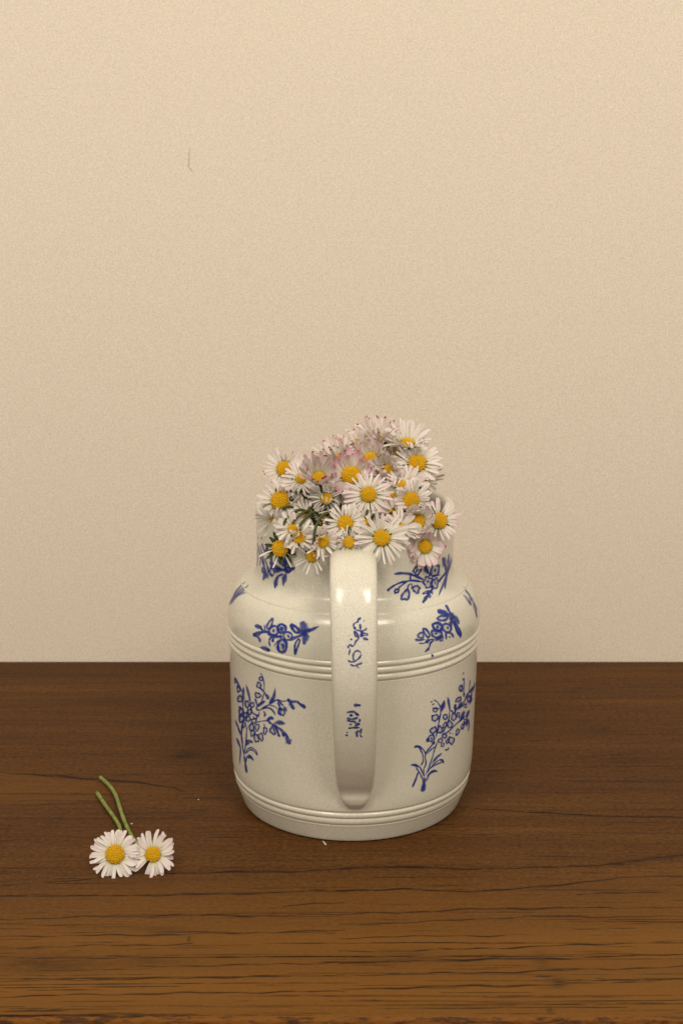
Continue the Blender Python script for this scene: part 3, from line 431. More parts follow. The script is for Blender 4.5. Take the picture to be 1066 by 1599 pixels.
('tall leaning sprig of blue flowers right of the handle below the ribs','body',1,[('s',[(3198,-4838,2313,196),(3245,-4822,2670,198),(3270,-4816,3023,198)]),('s',[(3258,-4825,3047,60),(3226,-4857,3436,61),(3328,-4796,3684,63),(3297,-4828,4169,64),(3557,-4651,4484,66),(3745,-4510,4658,69)]),('s',[(3314,-4788,3109,66),(3468,-4690,3440,67),(3606,-4598,3832,69),(3732,-4510,4266,70),(3898,-4382,4682,73)]),('s',[(3335,-4802,4149,59),(3522,-4672,4289,60),(3757,-4493,4408,62)]),('s',[(2698,-5145,2660,85),(2835,-5080,2985,86),(2986,-5005,3404,88)]),('s',[(2631,-5208,3819,53),(2929,-5046,3709,50),(3089,-4946,3507,54),(3223,-4850,3109,58)]),('s',[(2856,-5086,3648,56),(3048,-4965,3288,58),(3196,-4863,2945,60)]),('l',[(2609,-5219,3825,107),(2817,-5110,3760,103),(3043,-4976,3587,100)]),('s',[(2768,-5154,4661,60),(2991,-5030,4647,54),(3181,-4910,4439,55),(3328,-4807,4152,59)]),('s',[(2992,-5028,4568,54),(3165,-4915,4206,59),(3189,-4891,3844,66),(3080,-4956,3657,66)]),('l',[(2753,-5162,4664,112),(2935,-5063,4645,102),(3150,-4930,4447,100)]),('s',[(3388,-4741,3218,66),(3537,-4638,3409,67),(3802,-4433,3602,68),(3995,-4265,3646,59),(4153,-4110,3554,55),(4180,-4075,3372,75)]),('s',[(3499,-4665,3381,54),(3804,-4427,3480,55),(4146,-4115,3493,56)]),('l',[(3995,-4265,3646,68),(4113,-4149,3563,77),(4184,-4071,3362,96)]),('s',[(3610,-4587,3583,64),(3798,-4444,3843,65),(4098,-4176,3952,65)]),('s',[(3693,-4525,3674,58),(3875,-4377,3806,61),(4067,-4205,3929,63)]),('s',[(3365,-4744,2792,66),(3504,-4653,3099,67),(3732,-4479,3219,60),(3904,-4326,3079,47)]),('l',[(3361,-4754,3026,111),(3598,-4585,3195,106),(3904,-4327,3103,93)]),('l',[(3969,-4364,5982,230),(4090,-4266,6293,238),(4162,-4208,6560,238)]),('s',[(3995,-4343,6032,78),(3918,-4396,5626,77),(3849,-4440,5215,75),(3780,-4486,4844,75)]),('s',[(3991,-4353,6223,54),(3824,-4510,6564,48),(3631,-4670,6743,43)]),('s',[(3490,-4771,6660,77),(3587,-4700,6686,77)]),('s',[(3552,-4720,6524,65),(3688,-4618,6530,66)]),('o',[(3614,-4667,6281,52),(3632,-4650,6201,49),(3682,-4609,6136,42),(3772,-4537,6113,55),(3825,-4494,6164,63),(3810,-4510,6241,51),(3756,-4557,6323,43),(3685,-4612,6298,56)]),('s',[(3562,-4707,6365,49),(3953,-4386,6197,49)]),('o',[(3585,-4674,5893,65),(3568,-4690,5982,71),(3654,-4624,5964,61),(3775,-4529,5976,54),(3849,-4464,5889,57),(3893,-4423,5788,76),(3801,-4498,5715,74),(3732,-4553,5666,63),(3658,-4612,5714,50),(3578,-4676,5783,50)]),('l',[(4452,-3877,5844,155),(4379,-3975,6274,152),(4292,-4083,6666,143)]),('s',[(4419,-3915,5898,88),(4388,-3933,5514,89),(4275,-4041,5245,85),(4087,-4217,4926,82)]),('o',[(4112,-4223,5749,73),(4152,-4188,5824,68),(4220,-4120,5801,49),(4290,-4047,5764,55),(4298,-4035,5670,73),(4297,-4033,5583,75),(4227,-4104,5572,64),(4172,-4159,5569,45),(4141,-4192,5647,54),(4099,-4234,5696,48)]),('s',[(4458,-3873,5921,51),(4589,-3711,5738,78),(4513,-3796,5607,81)]),('o',[(4539,-3767,5649,73),(4583,-3717,5674,75),(4622,-3669,5705,42),(4707,-3556,5574,64),(4783,-3446,5390,85),(4701,-3553,5351,81),(4634,-3635,5290,55),(4571,-3718,5388,50),(4513,-3788,5452,69),(4530,-3773,5545,78)]),('s',[(4673,-3600,5594,157),(4708,-3568,5837,158),(4668,-3631,6137,148)]),('l',[(4742,-3520,5778,208),(4944,-3243,5903,237),(5057,-3075,6053,263)]),('o',[(4774,-3467,5564,67),(4839,-3378,5590,60),(4909,-3276,5556,57),(4925,-3247,5429,80),(4925,-3241,5313,71),(4849,-3356,5412,44)]),('o',[(3544,-4686,5355,68),(3636,-4617,5368,69),(3740,-4536,5387,54),(3777,-4502,5272,72),(3792,-4486,5154,81),(3701,-4558,5126,74),(3620,-4620,5070,62),(3563,-4665,5153,55),(3504,-4710,5210,62),(3498,-4718,5292,71)]),('o',[(3472,-4728,5023,73),(3603,-4632,5030,64),(3687,-4564,4943,68),(3698,-4552,4854,85),(3671,-4571,4760,87),(3580,-4640,4722,72),(3487,-4710,4766,64),(3399,-4774,4787,60),(3345,-4812,4856,80),(3420,-4763,4940,82)]),('d',[(3392,-4779,4843,182)]),('o',[(3898,-4402,5297,78),(3864,-4428,5211,77),(3834,-4448,5081,64),(3927,-4367,5037,53),(4008,-4292,4987,70),(4059,-4248,5064,83),(4103,-4210,5164,74),(4019,-4291,5249,56),(3963,-4345,5357,52),(3918,-4386,5354,67)]),('o',[(4153,-4170,5380,73),(4115,-4203,5303,73),(4120,-4196,5232,50),(4198,-4119,5190,58),(4264,-4052,5213,76),(4266,-4053,5304,72),(4248,-4077,5430,54),(4198,-4127,5414,68)]),('o',[(4383,-3936,5464,54),(4480,-3822,5323,55),(4576,-3703,5187,76),(4556,-3722,5058,83),(4472,-3820,5053,60),(4381,-3923,5089,50),(4335,-3979,5227,74),(4346,-3971,5338,78)]),('o',[(3603,-4621,4629,50),(3652,-4583,4655,48),(3709,-4538,4664,36),(3716,-4531,4608,52),(3680,-4558,4545,48),(3622,-4604,4580,36)]),('d',[(3569,-4653,4875,95)]),('o',[(3882,-4395,4692,55),(3917,-4362,4577,50),(3981,-4302,4509,43),(4059,-4229,4487,63),(4098,-4194,4563,66),(4066,-4228,4643,53),(4015,-4278,4732,44),(3954,-4332,4703,61)]),('o',[(4073,-4227,4856,64),(4105,-4193,4734,56),(4173,-4125,4665,46),(4252,-4044,4639,70),(4296,-4002,4717,75),(4255,-4046,4800,59),(4207,-4098,4894,46),(4145,-4159,4865,68)]),('o',[(4023,-4260,4355,47),(4061,-4221,4285,39),(4135,-4150,4262,58),(4181,-4107,4325,66),(4175,-4115,4400,39),(4094,-4193,4407,50)]),('o',[(4432,-3849,4596,79),(4433,-3844,4474,82),(4401,-3877,4382,71),(4486,-3775,4260,52),(4581,-3657,4145,64),(4647,-3579,4233,88),(4692,-3523,4316,92),(4659,-3569,4411,58),(4576,-3676,4494,45),(4510,-3757,4545,45)]),('s',[(4213,-4066,4066,56),(4341,-3930,4007,73),(4443,-3819,4066,88)]),('o',[(4265,-4025,4486,70),(4279,-4009,4410,63),(4334,-3947,4315,55),(4401,-3875,4375,80),(4422,-3856,4461,58),(4335,-3952,4486,55)]),('d',[(4463,-3819,4774,82)]),('d',[(4586,-3671,4688,68)]),('d',[(4361,-3926,4567,89)]),('s',[(4088,-4212,4838,63),(4401,-3894,4908,70),(4719,-3517,5059,81),(5048,-3039,5140,92),(5228,-2724,5139,101)]),('l',[(4938,-3214,5180,255),(5120,-2931,5322,282),(5229,-2738,5403,314)]),('l',[(5243,-2695,5107,252),(5397,-2381,5159,290),(5498,-2143,5183,290)]),('o',[(4787,-3413,4747,88),(4779,-3420,4646,87),(4768,-3430,4539,75),(4830,-3341,4484,72),(4888,-3261,4534,89),(4929,-3200,4568,98),(4930,-3203,4669,87),(4883,-3276,4731,51),(4848,-3328,4774,43),(4812,-3380,4800,43)]),('o',[(5070,-2988,4836,113),(5040,-3034,4761,112),(5049,-3014,4669,94),(5091,-2944,4624,62),(5150,-2839,4614,116),(5173,-2802,4690,122),(5176,-2801,4781,103),(5120,-2904,4842,48)]),('s',[(5135,-2890,5079,61),(5361,-2441,4855,109),(5472,-2165,4540,186),(5426,-2258,4215,186)]),('s',[(5146,-2866,4989,117),(5241,-2677,4711,127)]),('s',[(5271,-2629,4892,147),(5379,-2383,4550,176)]),('s',[(4781,-3469,5829,92),(5112,-2977,5916,118),(5277,-2694,6160,141),(5499,-2221,6246,155),(5698,-1650,6184,155)]),('s',[(5399,-2452,6244,93),(5442,-2381,6593,93),(5452,-2373,6828,93)]),('l',[(5603,-1928,6012,228),(5739,-1507,6218,228),(5771,-1381,6250,228)]),('s',[(5484,-2252,6146,155),(5605,-1941,6225,155)]),('o',[(5343,-2555,6050,148),(5330,-2577,5951,147),(5366,-2490,5778,74),(5475,-2242,5739,117),(5587,-1944,5661,148),(5572,-1995,5771,148),(5501,-2191,5908,110),(5402,-2433,6064,83)]),('l',[(5453,-2281,5559,290),(5537,-2096,5846,290),(5586,-1982,6081,290)]),('s',[(4947,-3231,5772,87),(5158,-2892,5802,83),(5291,-2638,5701,96),(5287,-2635,5533,128)]),('s',[(5116,-2959,5742,48),(5278,-2653,5540,53)]),('s',[(5111,-2998,6260,75),(5115,-3017,6720,75),(5127,-3023,7193,74)]),('d',[(5074,-3122,7426,97)]),('d',[(5065,-3121,7137,112)]),('o',[(4923,-3325,6898,109),(4885,-3376,6846,111),(4882,-3376,6742,99),(4941,-3285,6643,59),(5014,-3172,6587,110),(5024,-3163,6695,117),(5019,-3176,6824,105),(4966,-3262,6888,62)]),('o',[(4730,-3561,6305,104),(4705,-3591,6254,89),(4757,-3521,6208,52),(4843,-3402,6154,72),(4929,-3279,6159,100),(4981,-3202,6206,119),(4966,-3229,6279,90),(4914,-3310,6344,63),(4812,-3454,6349,84),(4761,-3522,6339,88)]),('s',[(5125,-2972,6210,134),(5149,-2944,6416,139)])],),
('blue sprig on the left of the neck under the bare daisy','body',1,[('s',[(-4404,-864,13038,139),(-4264,-1425,12659,139),(-4093,-1879,12349,128),(-3930,-2220,11978,104),(-3867,-2361,11699,94)]),('s',[(-4144,-1727,13219,167),(-4045,-1959,13002,141),(-3936,-2178,12893,121)]),('s',[(-4347,-1098,13374,121),(-4322,-1201,13260,121)]),('s',[(-4164,-1668,13532,121),(-4141,-1727,13407,121)]),('s',[(-4408,-869,12753,139),(-4380,-1034,12322,139),(-4434,-837,11832,139)]),('s',[(-4264,-1425,12659,121),(-4224,-1553,12411,121),(-4271,-1438,12084,121)]),('s',[(-4153,-1734,12464,186),(-4021,-2040,12176,155),(-3939,-2227,11743,134)]),('s',[(-3989,-2085,12630,119),(-3887,-2284,12312,111),(-3807,-2443,11787,98)]),('s',[(-4259,-1420,13069,130),(-4123,-1796,12703,123),(-3986,-2102,12320,104)]),('s',[(-3683,-2587,13120,162),(-3663,-2627,12633,162),(-3443,-2922,12471,122),(-3163,-3232,12433,104)]),('s',[(-3760,-2483,12590,129),(-3596,-2727,12381,101),(-3189,-3207,12364,80)]),('s',[(-3860,-2329,12325,104),(-3759,-2501,12056,95),(-3600,-2735,11933,81)]),('o',[(-3731,-2537,12262,110),(-3734,-2541,12006,108),(-3600,-2733,12001,64),(-3534,-2814,12220,96),(-3628,-2685,12306,94)]),('l',[(-3968,-2114,12952,249),(-3878,-2277,13093,259),(-3804,-2398,13268,260)]),('s',[(-3525,-2826,12186,142),(-3288,-3102,12363,137),(-3009,-3381,12447,148),(-2796,-3567,12441,154)]),('o',[(-3024,-3367,12480,95),(-2916,-3463,12608,87),(-2749,-3602,12582,116),(-2820,-3547,12405,89),(-2973,-3415,12365,89)]),('l',[(-2826,-3542,12440,125),(-2704,-3638,12562,121),(-2552,-3750,12678,119)]),('l',[(-2841,-3528,12513,160),(-2824,-3540,12686,164),(-2859,-3507,12877,166)]),('l',[(-3009,-3380,12515,229),(-3021,-3364,12820,230),(-2988,-3391,13136,223)]),('d',[(-3247,-3140,12747,192)]),('s',[(-3346,-3029,12814,121),(-3216,-3173,12695,112),(-3063,-3328,12586,107)]),('s',[(-3119,-3280,12237,91),(-3322,-3071,12074,102),(-3433,-2949,11886,121)]),('l',[(-3385,-3001,12027,224),(-3466,-2926,11723,232),(-3523,-2995,11437,213)]),('l',[(-2964,-3424,12312,210),(-3068,-3334,12005,224),(-3129,-3304,11653,226)]),('l',[(-3946,-2190,12000,282),(-4025,-2060,11771,300),(-4113,-1988,11527,297)]),('l',[(-4045,-1992,12098,234),(-4115,-1850,11960,290),(-4133,-1820,11824,305)])],),
('blue sprig on the right of the neck','body',1,[('l',[(1802,-4294,12535,115),(2159,-4137,12527,114),(2521,-3938,12434,111),(2721,-3810,12327,109)]),('s',[(2521,-3938,12427,97),(2721,-3810,12321,97),(2956,-3639,12174,97),(3202,-3434,12003,98)]),('o',[(2693,-3828,12531,98),(2773,-3773,12668,96),(2883,-3694,12703,87),(2972,-3625,12693,75),(3048,-3565,12600,99),(3027,-3582,12475,105),(2974,-3624,12388,104),(2909,-3675,12309,92),(2818,-3742,12333,77),(2767,-3777,12432,86)]),('l',[(2812,-3746,12436,129),(2901,-3680,12591,130)]),('s',[(1549,-4391,11803,77),(1774,-4308,11971,78),(2098,-4168,12095,78),(2393,-4015,12105,77),(2657,-3853,12105,74),(3203,-3434,11901,72)]),('d',[(1575,-4382,11827,132)]),('s',[(2393,-4015,12088,68),(2165,-4137,11958,67),(2003,-4215,11842,65)]),('o',[(1852,-4286,11735,71),(1881,-4271,11780,72),(1908,-4257,11832,69),(1972,-4230,11810,66),(2048,-4196,11812,64),(2036,-4206,11744,73),(2020,-4220,11676,70),(1949,-4253,11664,67),(1882,-4286,11634,63),(1873,-4282,11691,68)]),('s',[(2566,-3913,11989,73),(2461,-3978,11868,72),(2456,-3994,11678,69)]),('o',[(2154,-4258,11423,84),(2209,-4160,11553,87),(2331,-4068,11663,91),(2436,-4001,11736,85),(2488,-3979,11654,93),(2523,-4007,11504,95),(2474,-4154,11360,81),(2394,-4257,11316,99),(2303,-4249,11358,99),(2182,-4319,11350,92)]),('s',[(2561,-3914,12359,80),(2557,-3917,12118,79)]),('s',[(2592,-3896,11984,65),(2667,-3851,11828,65)]),('o',[(2632,-3876,11787,77),(2719,-3817,11799,79),(2794,-3765,11817,76),(2887,-3697,11805,70),(2942,-3660,11741,77),(3004,-3620,11665,93),(2940,-3689,11592,87),(2935,-3741,11485,77),(2859,-3795,11488,78),(2797,-3808,11551,79),(2721,-3839,11617,80),(2688,-3847,11698,82)]),('l',[(3212,-3424,12716,183),(3290,-3352,12458,177),(3473,-3170,12183,170)]),('o',[(3510,-3130,12295,126),(3566,-3068,12422,126),(3621,-3006,12585,125),(3705,-2905,12562,76),(3763,-2832,12507,77),(3831,-2742,12478,79),(3913,-2628,12393,144),(3904,-2641,12184,155),(3858,-2706,12044,138),(3743,-2858,12028,100),(3591,-3041,12046,80),(3548,-3088,12190,116)]),('l',[(3702,-2908,12188,166),(3731,-2873,12399,166)]),('s',[(3571,-3063,12093,49),(4006,-2489,11941,50)]),('d',[(3473,-3170,12166,170)]),('o',[(3252,-3388,12008,87),(3275,-3367,12105,84),(3360,-3285,12108,58),(3448,-3196,12007,60),(3537,-3101,11974,59),(3606,-3025,11908,93),(3580,-3057,11825,93),(3518,-3127,11795,92),(3516,-3134,11743,86),(3577,-3083,11642,84),(3603,-3078,11573,70),(3493,-3184,11609,60),(3403,-3286,11583,60),(3296,-3377,11620,71),(3258,-3392,11748,75),(3204,-3437,11808,66),(3143,-3488,11889,81),(3199,-3437,11960,84)]),('d',[(3384,-3264,11872,122)]),('o',[(3591,-3051,11753,92),(3628,-3000,11848,88),(3718,-2892,11859,83),(3774,-2820,11896,71),(3832,-2744,11853,85),(3858,-2717,11752,97),(3890,-2683,11674,105),(3852,-2762,11589,94),(3831,-2871,11464,75),(3750,-2983,11452,57),(3691,-3028,11483,76),(3593,-3089,11573,70)]),('o',[(3516,-3150,11643,64),(3500,-3180,11601,61),(3538,-3167,11538,45),(3614,-3080,11542,47),(3641,-3032,11577,63),(3582,-3083,11617,46)]),('s',[(3715,-2898,11803,84),(3759,-2882,11594,81)]),('s',[(3861,-3341,11192,60),(4106,-2494,11445,88),(4300,-1969,11766,159),(4491,-1487,12174,182),(4551,-1300,12483,182)]),('s',[(4200,-2609,11302,68),(4300,-2012,11606,123),(4414,-1693,11959,162),(4630,-991,12271,162)]),('s',[(3894,-2679,11667,103),(4111,-2323,11832,124),(4317,-1923,11907,150)]),('l',[(4421,-1682,12733,284),(4395,-1743,12457,284),(4338,-1875,12221,284)]),('l',[(4065,-2398,12735,296),(4165,-2223,12496,320),(4272,-2016,12228,375)]),('l',[(4199,-2159,12082,283),(4310,-1936,12256,313)]),('s',[(4222,-2117,11873,135),(4341,-1868,12080,162),(4433,-1648,12395,162)]),('s',[(3930,-2618,11724,78),(4148,-2256,11853,96)]),('s',[(3652,-3054,11510,121),(3475,-3340,11403,101),(3360,-3547,11333,97)]),('l',[(3433,-3398,11387,98),(3268,-3774,11253,91),(3112,-4151,11128,90)]),('o',[(3138,-3649,11401,49),(3176,-3583,11435,47),(3298,-3454,11462,47),(3406,-3349,11464,48),(3455,-3322,11437,57),(3379,-3425,11410,47),(3301,-3517,11392,47),(3208,-3600,11391,49)]),('o',[(3113,-4105,11152,44),(3169,-3935,11215,44),(3217,-3770,11277,44),(3290,-3700,11282,54),(3347,-3652,11281,67),(3334,-3753,11237,44),(3249,-3931,11188,45),(3165,-4078,11146,45)]),('l',[(3414,-3443,11368,187),(3456,-3724,11203,180)]),('l',[(3539,-3213,11465,162),(3589,-3407,11288,155)])],),
('blue sprig on the left of the shoulder','body',1,[('l',[(-4417,-3770,9952,153),(-4179,-4030,9973,160),(-3997,-4235,9907,171)]),('s',[(-4079,-4096,10063,87),(-4105,-4125,9914,83),(-3942,-4297,9874,69)]),('o',[(-3818,-4306,10158,98),(-3620,-4345,10442,93),(-3553,-4413,10420,100),(-3639,-4474,10125,97),(-3795,-4390,9996,87)]),('s',[(-3953,-4180,10160,83),(-3898,-4334,9886,83)]),('s',[(-4445,-3842,9580,113),(-4178,-4106,9726,112),(-3817,-4410,9876,114),(-3683,-4550,9780,126),(-3461,-4723,9782,114),(-3189,-4906,9823,112)]),('s',[(-4431,-3861,9550,108),(-4270,-4044,9522,116),(-4171,-4154,9424,129),(-4155,-4173,9284,131)]),('s',[(-4270,-4039,9566,61),(-4123,-4176,9659,61)]),('d',[(-4431,-3861,9550,177)]),('o',[(-3705,-4469,9987,88),(-3551,-4522,10186,77),(-3330,-4686,10197,81),(-3277,-4792,10009,88),(-3461,-4710,9836,74),(-3661,-4557,9828,75)]),('d',[(-3515,-4619,10003,128)]),('o',[(-3330,-4686,10197,103),(-3156,-4744,10352,92),(-2972,-4899,10270,105),(-2997,-4951,10086,103),(-3198,-4854,9985,92),(-3307,-4763,10034,100)]),('d',[(-3146,-4831,10157,196)]),('o',[(-3066,-4956,9930,69),(-2893,-5014,10085,65),(-2667,-5168,10004,73),(-2763,-5173,9781,67),(-2936,-5082,9741,68),(-3045,-5001,9811,74)]),('s',[(-2893,-5053,9964,72),(-2797,-5138,9850,72)]),('s',[(-2763,-5164,9823,64),(-2504,-5267,9949,64),(-2238,-5355,10069,64)]),('s',[(-2763,-5183,9731,55),(-2461,-5299,9906,55),(-2238,-5367,10029,55)]),('o',[(-3286,-4886,9546,103),(-3110,-4980,9714,102),(-2928,-5111,9580,121),(-2974,-5095,9259,108),(-3159,-4978,9118,110),(-3311,-4878,9226,129)]),('s',[(-3199,-4951,9478,105),(-3059,-5041,9465,119),(-3114,-5009,9264,110)]),('d',[(-3189,-4908,9815,171)]),('s',[(-3729,-4555,9510,76),(-3630,-4614,9676,65),(-3453,-4752,9670,69)]),('s',[(-3729,-4555,9510,90),(-3678,-4604,9255,90)]),('d',[(-3550,-4693,9568,150)]),('s',[(-3509,-4736,9302,47),(-3277,-4876,9677,48)]),('l',[(-4149,-4176,9057,177),(-3868,-4440,9079,172),(-3644,-4628,9092,169)]),('d',[(-3770,-4524,9054,184)]),('o',[(-2729,-4992,10391,107),(-2505,-5127,10357,110),(-2324,-5284,10170,118),(-2547,-5188,10136,107)]),('l',[(-2257,-5118,10613,359),(-2162,-5270,10397,365),(-2152,-5376,10121,370)]),('s',[(-2311,-5326,10059,137),(-1990,-5396,10253,137),(-1820,-5431,10327,136)]),('l',[(-1990,-5400,10241,111),(-1735,-5446,10368,111),(-1473,-5466,10509,112)]),('l',[(-2033,-5406,10176,281),(-2097,-5454,9925,281),(-2153,-5488,9633,281)]),('o',[(-2418,-5336,9839,64),(-2323,-5385,9811,67),(-2463,-5367,9402,64),(-2549,-5327,9333,73),(-2547,-5314,9607,70)]),('l',[(-2497,-5350,9440,178),(-2560,-5318,9087,181)]),('d',[(-2152,-5369,10141,253)])],),
('blue sprig on the right of the shoulder','body',1,[('s',[(4175,-3589,10896,131),(4332,-3737,10621,126),(4535,-3693,10333,125)]),('l',[(3758,-4182,10751,239),(4022,-4015,10672,249),(4344,-3829,10474,252)]),('o',[(3760,-4378,10495,90),(3949,-4182,10548,87),(4256,-3940,10450,111),(4185,-4074,10338,95),(3945,-4288,10363,87)]),('s',[(4258,-3907,10500,232),(4465,-3750,10379,252),(4576,-3683,10261,278)]),('o',[(4531,-3784,10159,118),(4671,-3700,9959,126),(4850,-3567,9605,143),(4891,-3528,9343,116),(4742,-3706,9611,128),(4600,-3799,9924,125)]),('l',[(4535,-3693,10333,252),(4709,-3575,10140,269),(4829,-3502,9943,292)]),('s',[(4401,-3827,10371,227),(4433,-3895,10162,225),(4337,-4047,10043,206)]),('o',[(3539,-4654,10284,113),(3741,-4483,10320,110),(3943,-4369,10187,137),(3976,-4400,10028,148),(3839,-4535,9973,110),(3638,-4659,10076,112)]),('d',[(3773,-4531,10141,141)]),('o',[(4010,-4328,10139,88),(4183,-4151,10174,82),(4389,-4011,9997,116),(4388,-4070,9813,117),(4215,-4248,9799,81),(4043,-4366,9948,91)]),('d',[(4250,-4161,9980,129)]),('o',[(3494,-4782,10024,99),(3671,-4655,10014,98),(3941,-4475,9884,113),(3941,-4512,9727,130),(3739,-4685,9686,99),(3537,-4807,9830,101)]),('l',[(3610,-4733,9906,90),(3785,-4606,9879,91)]),('o',[(3107,-4967,10223,71),(3272,-4897,10131,77),(3404,-4883,9890,86),(3304,-4967,9812,70),(3139,-5003,10060,77)]),('o',[(2844,-5198,9966,68),(3041,-5056,10078,63),(3123,-5062,9885,76),(3008,-5140,9839,68)]),('l',[(2720,-5294,9832,108),(2910,-5209,9768,109),(3205,-5044,9744,111)]),('s',[(2904,-5234,9626,53),(3173,-5085,9590,56),(3437,-4903,9688,56),(3611,-4785,9653,53)]),('o',[(3222,-5045,9677,57),(3338,-4965,9710,57),(3306,-5005,9562,66)]),('s',[(3645,-4762,9645,86),(3439,-4919,9531,91),(3381,-4963,9344,92),(3189,-5080,9155,90)]),('s',[(3343,-4987,9285,56),(3384,-4958,9207,56)]),('s',[(3638,-4766,9647,146),(3908,-4555,9641,155),(4050,-4423,9696,167)]),('s',[(4146,-4308,9826,139),(4183,-4326,9475,145)]),('s',[(4215,-4254,9774,71),(4423,-4065,9674,82),(4539,-3962,9447,101)]),('d',[(4337,-4169,9557,94)]),('s',[(3949,-4529,9563,67),(3869,-4603,9470,68)]),('s',[(4031,-4460,9546,70),(3971,-4517,9464,69)]),('d',[(3539,-4892,8928,130)])],),
('faint blue sprig at the far left turn of the shoulder','body',0.55,[('s',[(-5581,-953,10388,135),(-5212,-1105,10897,135),(-4981,-795,11115,135)]),('l',[(-5785,-550,9917,324),(-5427,-1340,10550,324),(-5002,-1591,11003,283),(-4790,-1377,11155,293)]),('l',[(-5423,-1406,10524,243),(-5179,-1660,10778,185),(-4850,-2061,10952,148)]),('s',[(-5631,-915,10272,135),(-5452,-926,10653,135),(-5091,-854,11053,132)]),('s',[(-5543,-958,10475,162),(-5282,-1309,10774,162),(-5020,-1281,11046,146)]),('l',[(-5719,-807,10048,324),(-5473,-1336,10455,324),(-5230,-1571,10750,303)]),('s',[(-5498,-940,10573,135),(-5311,-981,10821,135),(-5151,-992,11012,135)])],),
('faint blue sprig at the far right turn of the shoulder','body',0.55,[('s',[(5117,-1484,11069,107),(5336,-1650,10834,111),(5480,-1796,10574,120)]),('l',[(5177,-1727,10963,240),(5433,-1729,10685,253),(5534,-1867,10404,263)]),('l',[(5068,-2174,10904,277),(5300,-2158,10648,287),(5501,-2045,10323,325)]),('s',[(5259,-2248,10650,132),(5490,-2007,10391,148)]),('l',[(5530,-1831,10445,284),(5645,-1795,10154,284),(5751,-1751,9788,284),(5817,-1600,9632,284)]),('s',[(5608,-1718,10339,142),(5805,-1474,9907,142)]),('s',[(5506,-1665,10602,142),(5649,-1636,10294,142),(5825,-1458,9832,142)]),('l',[(5664,-1848,10031,263),(5771,-1727,9710,263)]),('s',[(5351,-1905,10713,123),(5491,-1876,10495,131)])],),
('broken blue sprig on the upper handle','handle',0.92,[('l',[(323,-8419,11884,88),(209,-8446,11810,88),(147,-8481,11693,88)]),('s',[(200,-8466,11743,70),(147,-8482,11689,70)]),('s',[(151,-8476,11709,60),(42,-8493,11656,60),(1,-8515,11574,60),(42,-8540,11472,60),(112,-8559,11382,60)]),('d',[(59,-8538,11480,99)]),('s',[(274,-8492,11650,77),(288,-8529,11505,77),(291,-8554,11399,77)]),('s',[(112,-8558,11385,64),(235,-8561,11368,64),(341,-8564,11347,64),(446,-8551,11379,64),(520,-8539,11416,64),(545,-8516,11501,64)]),('o',[(59,-8570,11334,60),(42,-8591,11230,60),(112,-8608,11121,61),(218,-8607,11120,61)]),('s',[(288,-8561,11364,70),(341,-8584,11246,70),(380,-8601,11137,70)]),('d',[(350,-8596,11172,160)]),('s',[(341,-8574,11298,53),(446,-8575,11261,53),(573,-8572,11223,53),(552,-8584,11168,54),(429,-8591,11181,53)]),('l',[(394,-8615,11049,114),(517,-8612,11014,114),(627,-8603,10970,113)]),('s',[(235,-8609,11103,67),(183,-8625,11000,67),(81,-8641,10891,67),(42,-8657,10748,67)]),('s',[(42,-8657,10748,65),(-63,-8659,10715,65),(-134,-8652,10778,65),(-204,-8658,10711,64),(-230,-8667,10606,63)]),('l',[(-142,-8666,10624,56),(-165,-8677,10460,56),(-204,-8682,10285,57)]),('d',[(-90,-8626,11001,82)]),('d',[(446,-8453,11761,46)]),('d',[(-169,-8600,11162,36)]),('s',[(328,-8678,10414,65),(201,-8674,10512,66),(60,-8678,10476,65),(-6,-8683,10332,64),(-10,-8686,10184,64),(26,-8687,10087,64)]),('s',[(334,-8679,10383,61),(255,-8684,10217,62),(132,-8686,10105,63),(-9,-8686,10034,63),(-133,-8685,10034,63),(-242,-8683,10108,63)]),('l',[(-147,-8682,9920,64),(-9,-8681,9855,64),(132,-8681,9855,64)]),('l',[(79,-8681,9845,101),(220,-8682,9920,101),(397,-8680,9991,102)]),('l',[(115,-8681,9845,48),(260,-8673,9726,48)])],),
('smudged blue sprig on the lower handle','handle',1,[('l',[(6,-8402,7973,142),(140,-8402,7972,142),(309,-8401,7978,142)]),('d',[(256,-8399,7963,121)]),('s',[(-288,-8304,7595,96),(-127,-8318,7635,97),(52,-8319,7629,95),(178,-8284,7500,89),(235,-8264,7431,89)]),('s',[(70,-8308,7586,94),(200,-8271,7453,95)]),('d',[(-91,-8272,7457,144)]),('s',[(-270,-8235,7336,93),(-126,-8216,7261,95),(53,-8225,7284,94),(214,-8246,7366,92)]),('s',[(-270,-8201,7217,86),(-126,-8183,7148,86),(54,-8180,7131,85),(144,-8146,7021,86),(292,-8151,7042,87)]),('s',[(281,-8222,7283,83),(270,-8170,7104,83)]),('s',[(-183,-8134,6987,83),(-50,-8136,6987,83)]),('s',[(55,-8127,6955,79),(145,-8119,6932,79),(292,-8138,6998,77)]),('s',[(-218,-8065,6771,79),(-71,-8079,6810,79),(91,-8083,6817,79),(293,-8080,6816,79)]),('s',[(366,-8067,6775,79),(291,-8016,6619,89),(183,-8018,6619,92),(93,-7980,6503,85)]),('s',[(147,-8009,6592,94),(170,-7910,6302,94)]),('s',[(292,-7962,6456,55),(369,-7903,6289,55)]),('s',[(366,-8037,6686,49),(296,-7961,6456,50)]),('d',[(-259,-7995,6561,71)]),('d',[(-277,-7943,6413,106)])])]
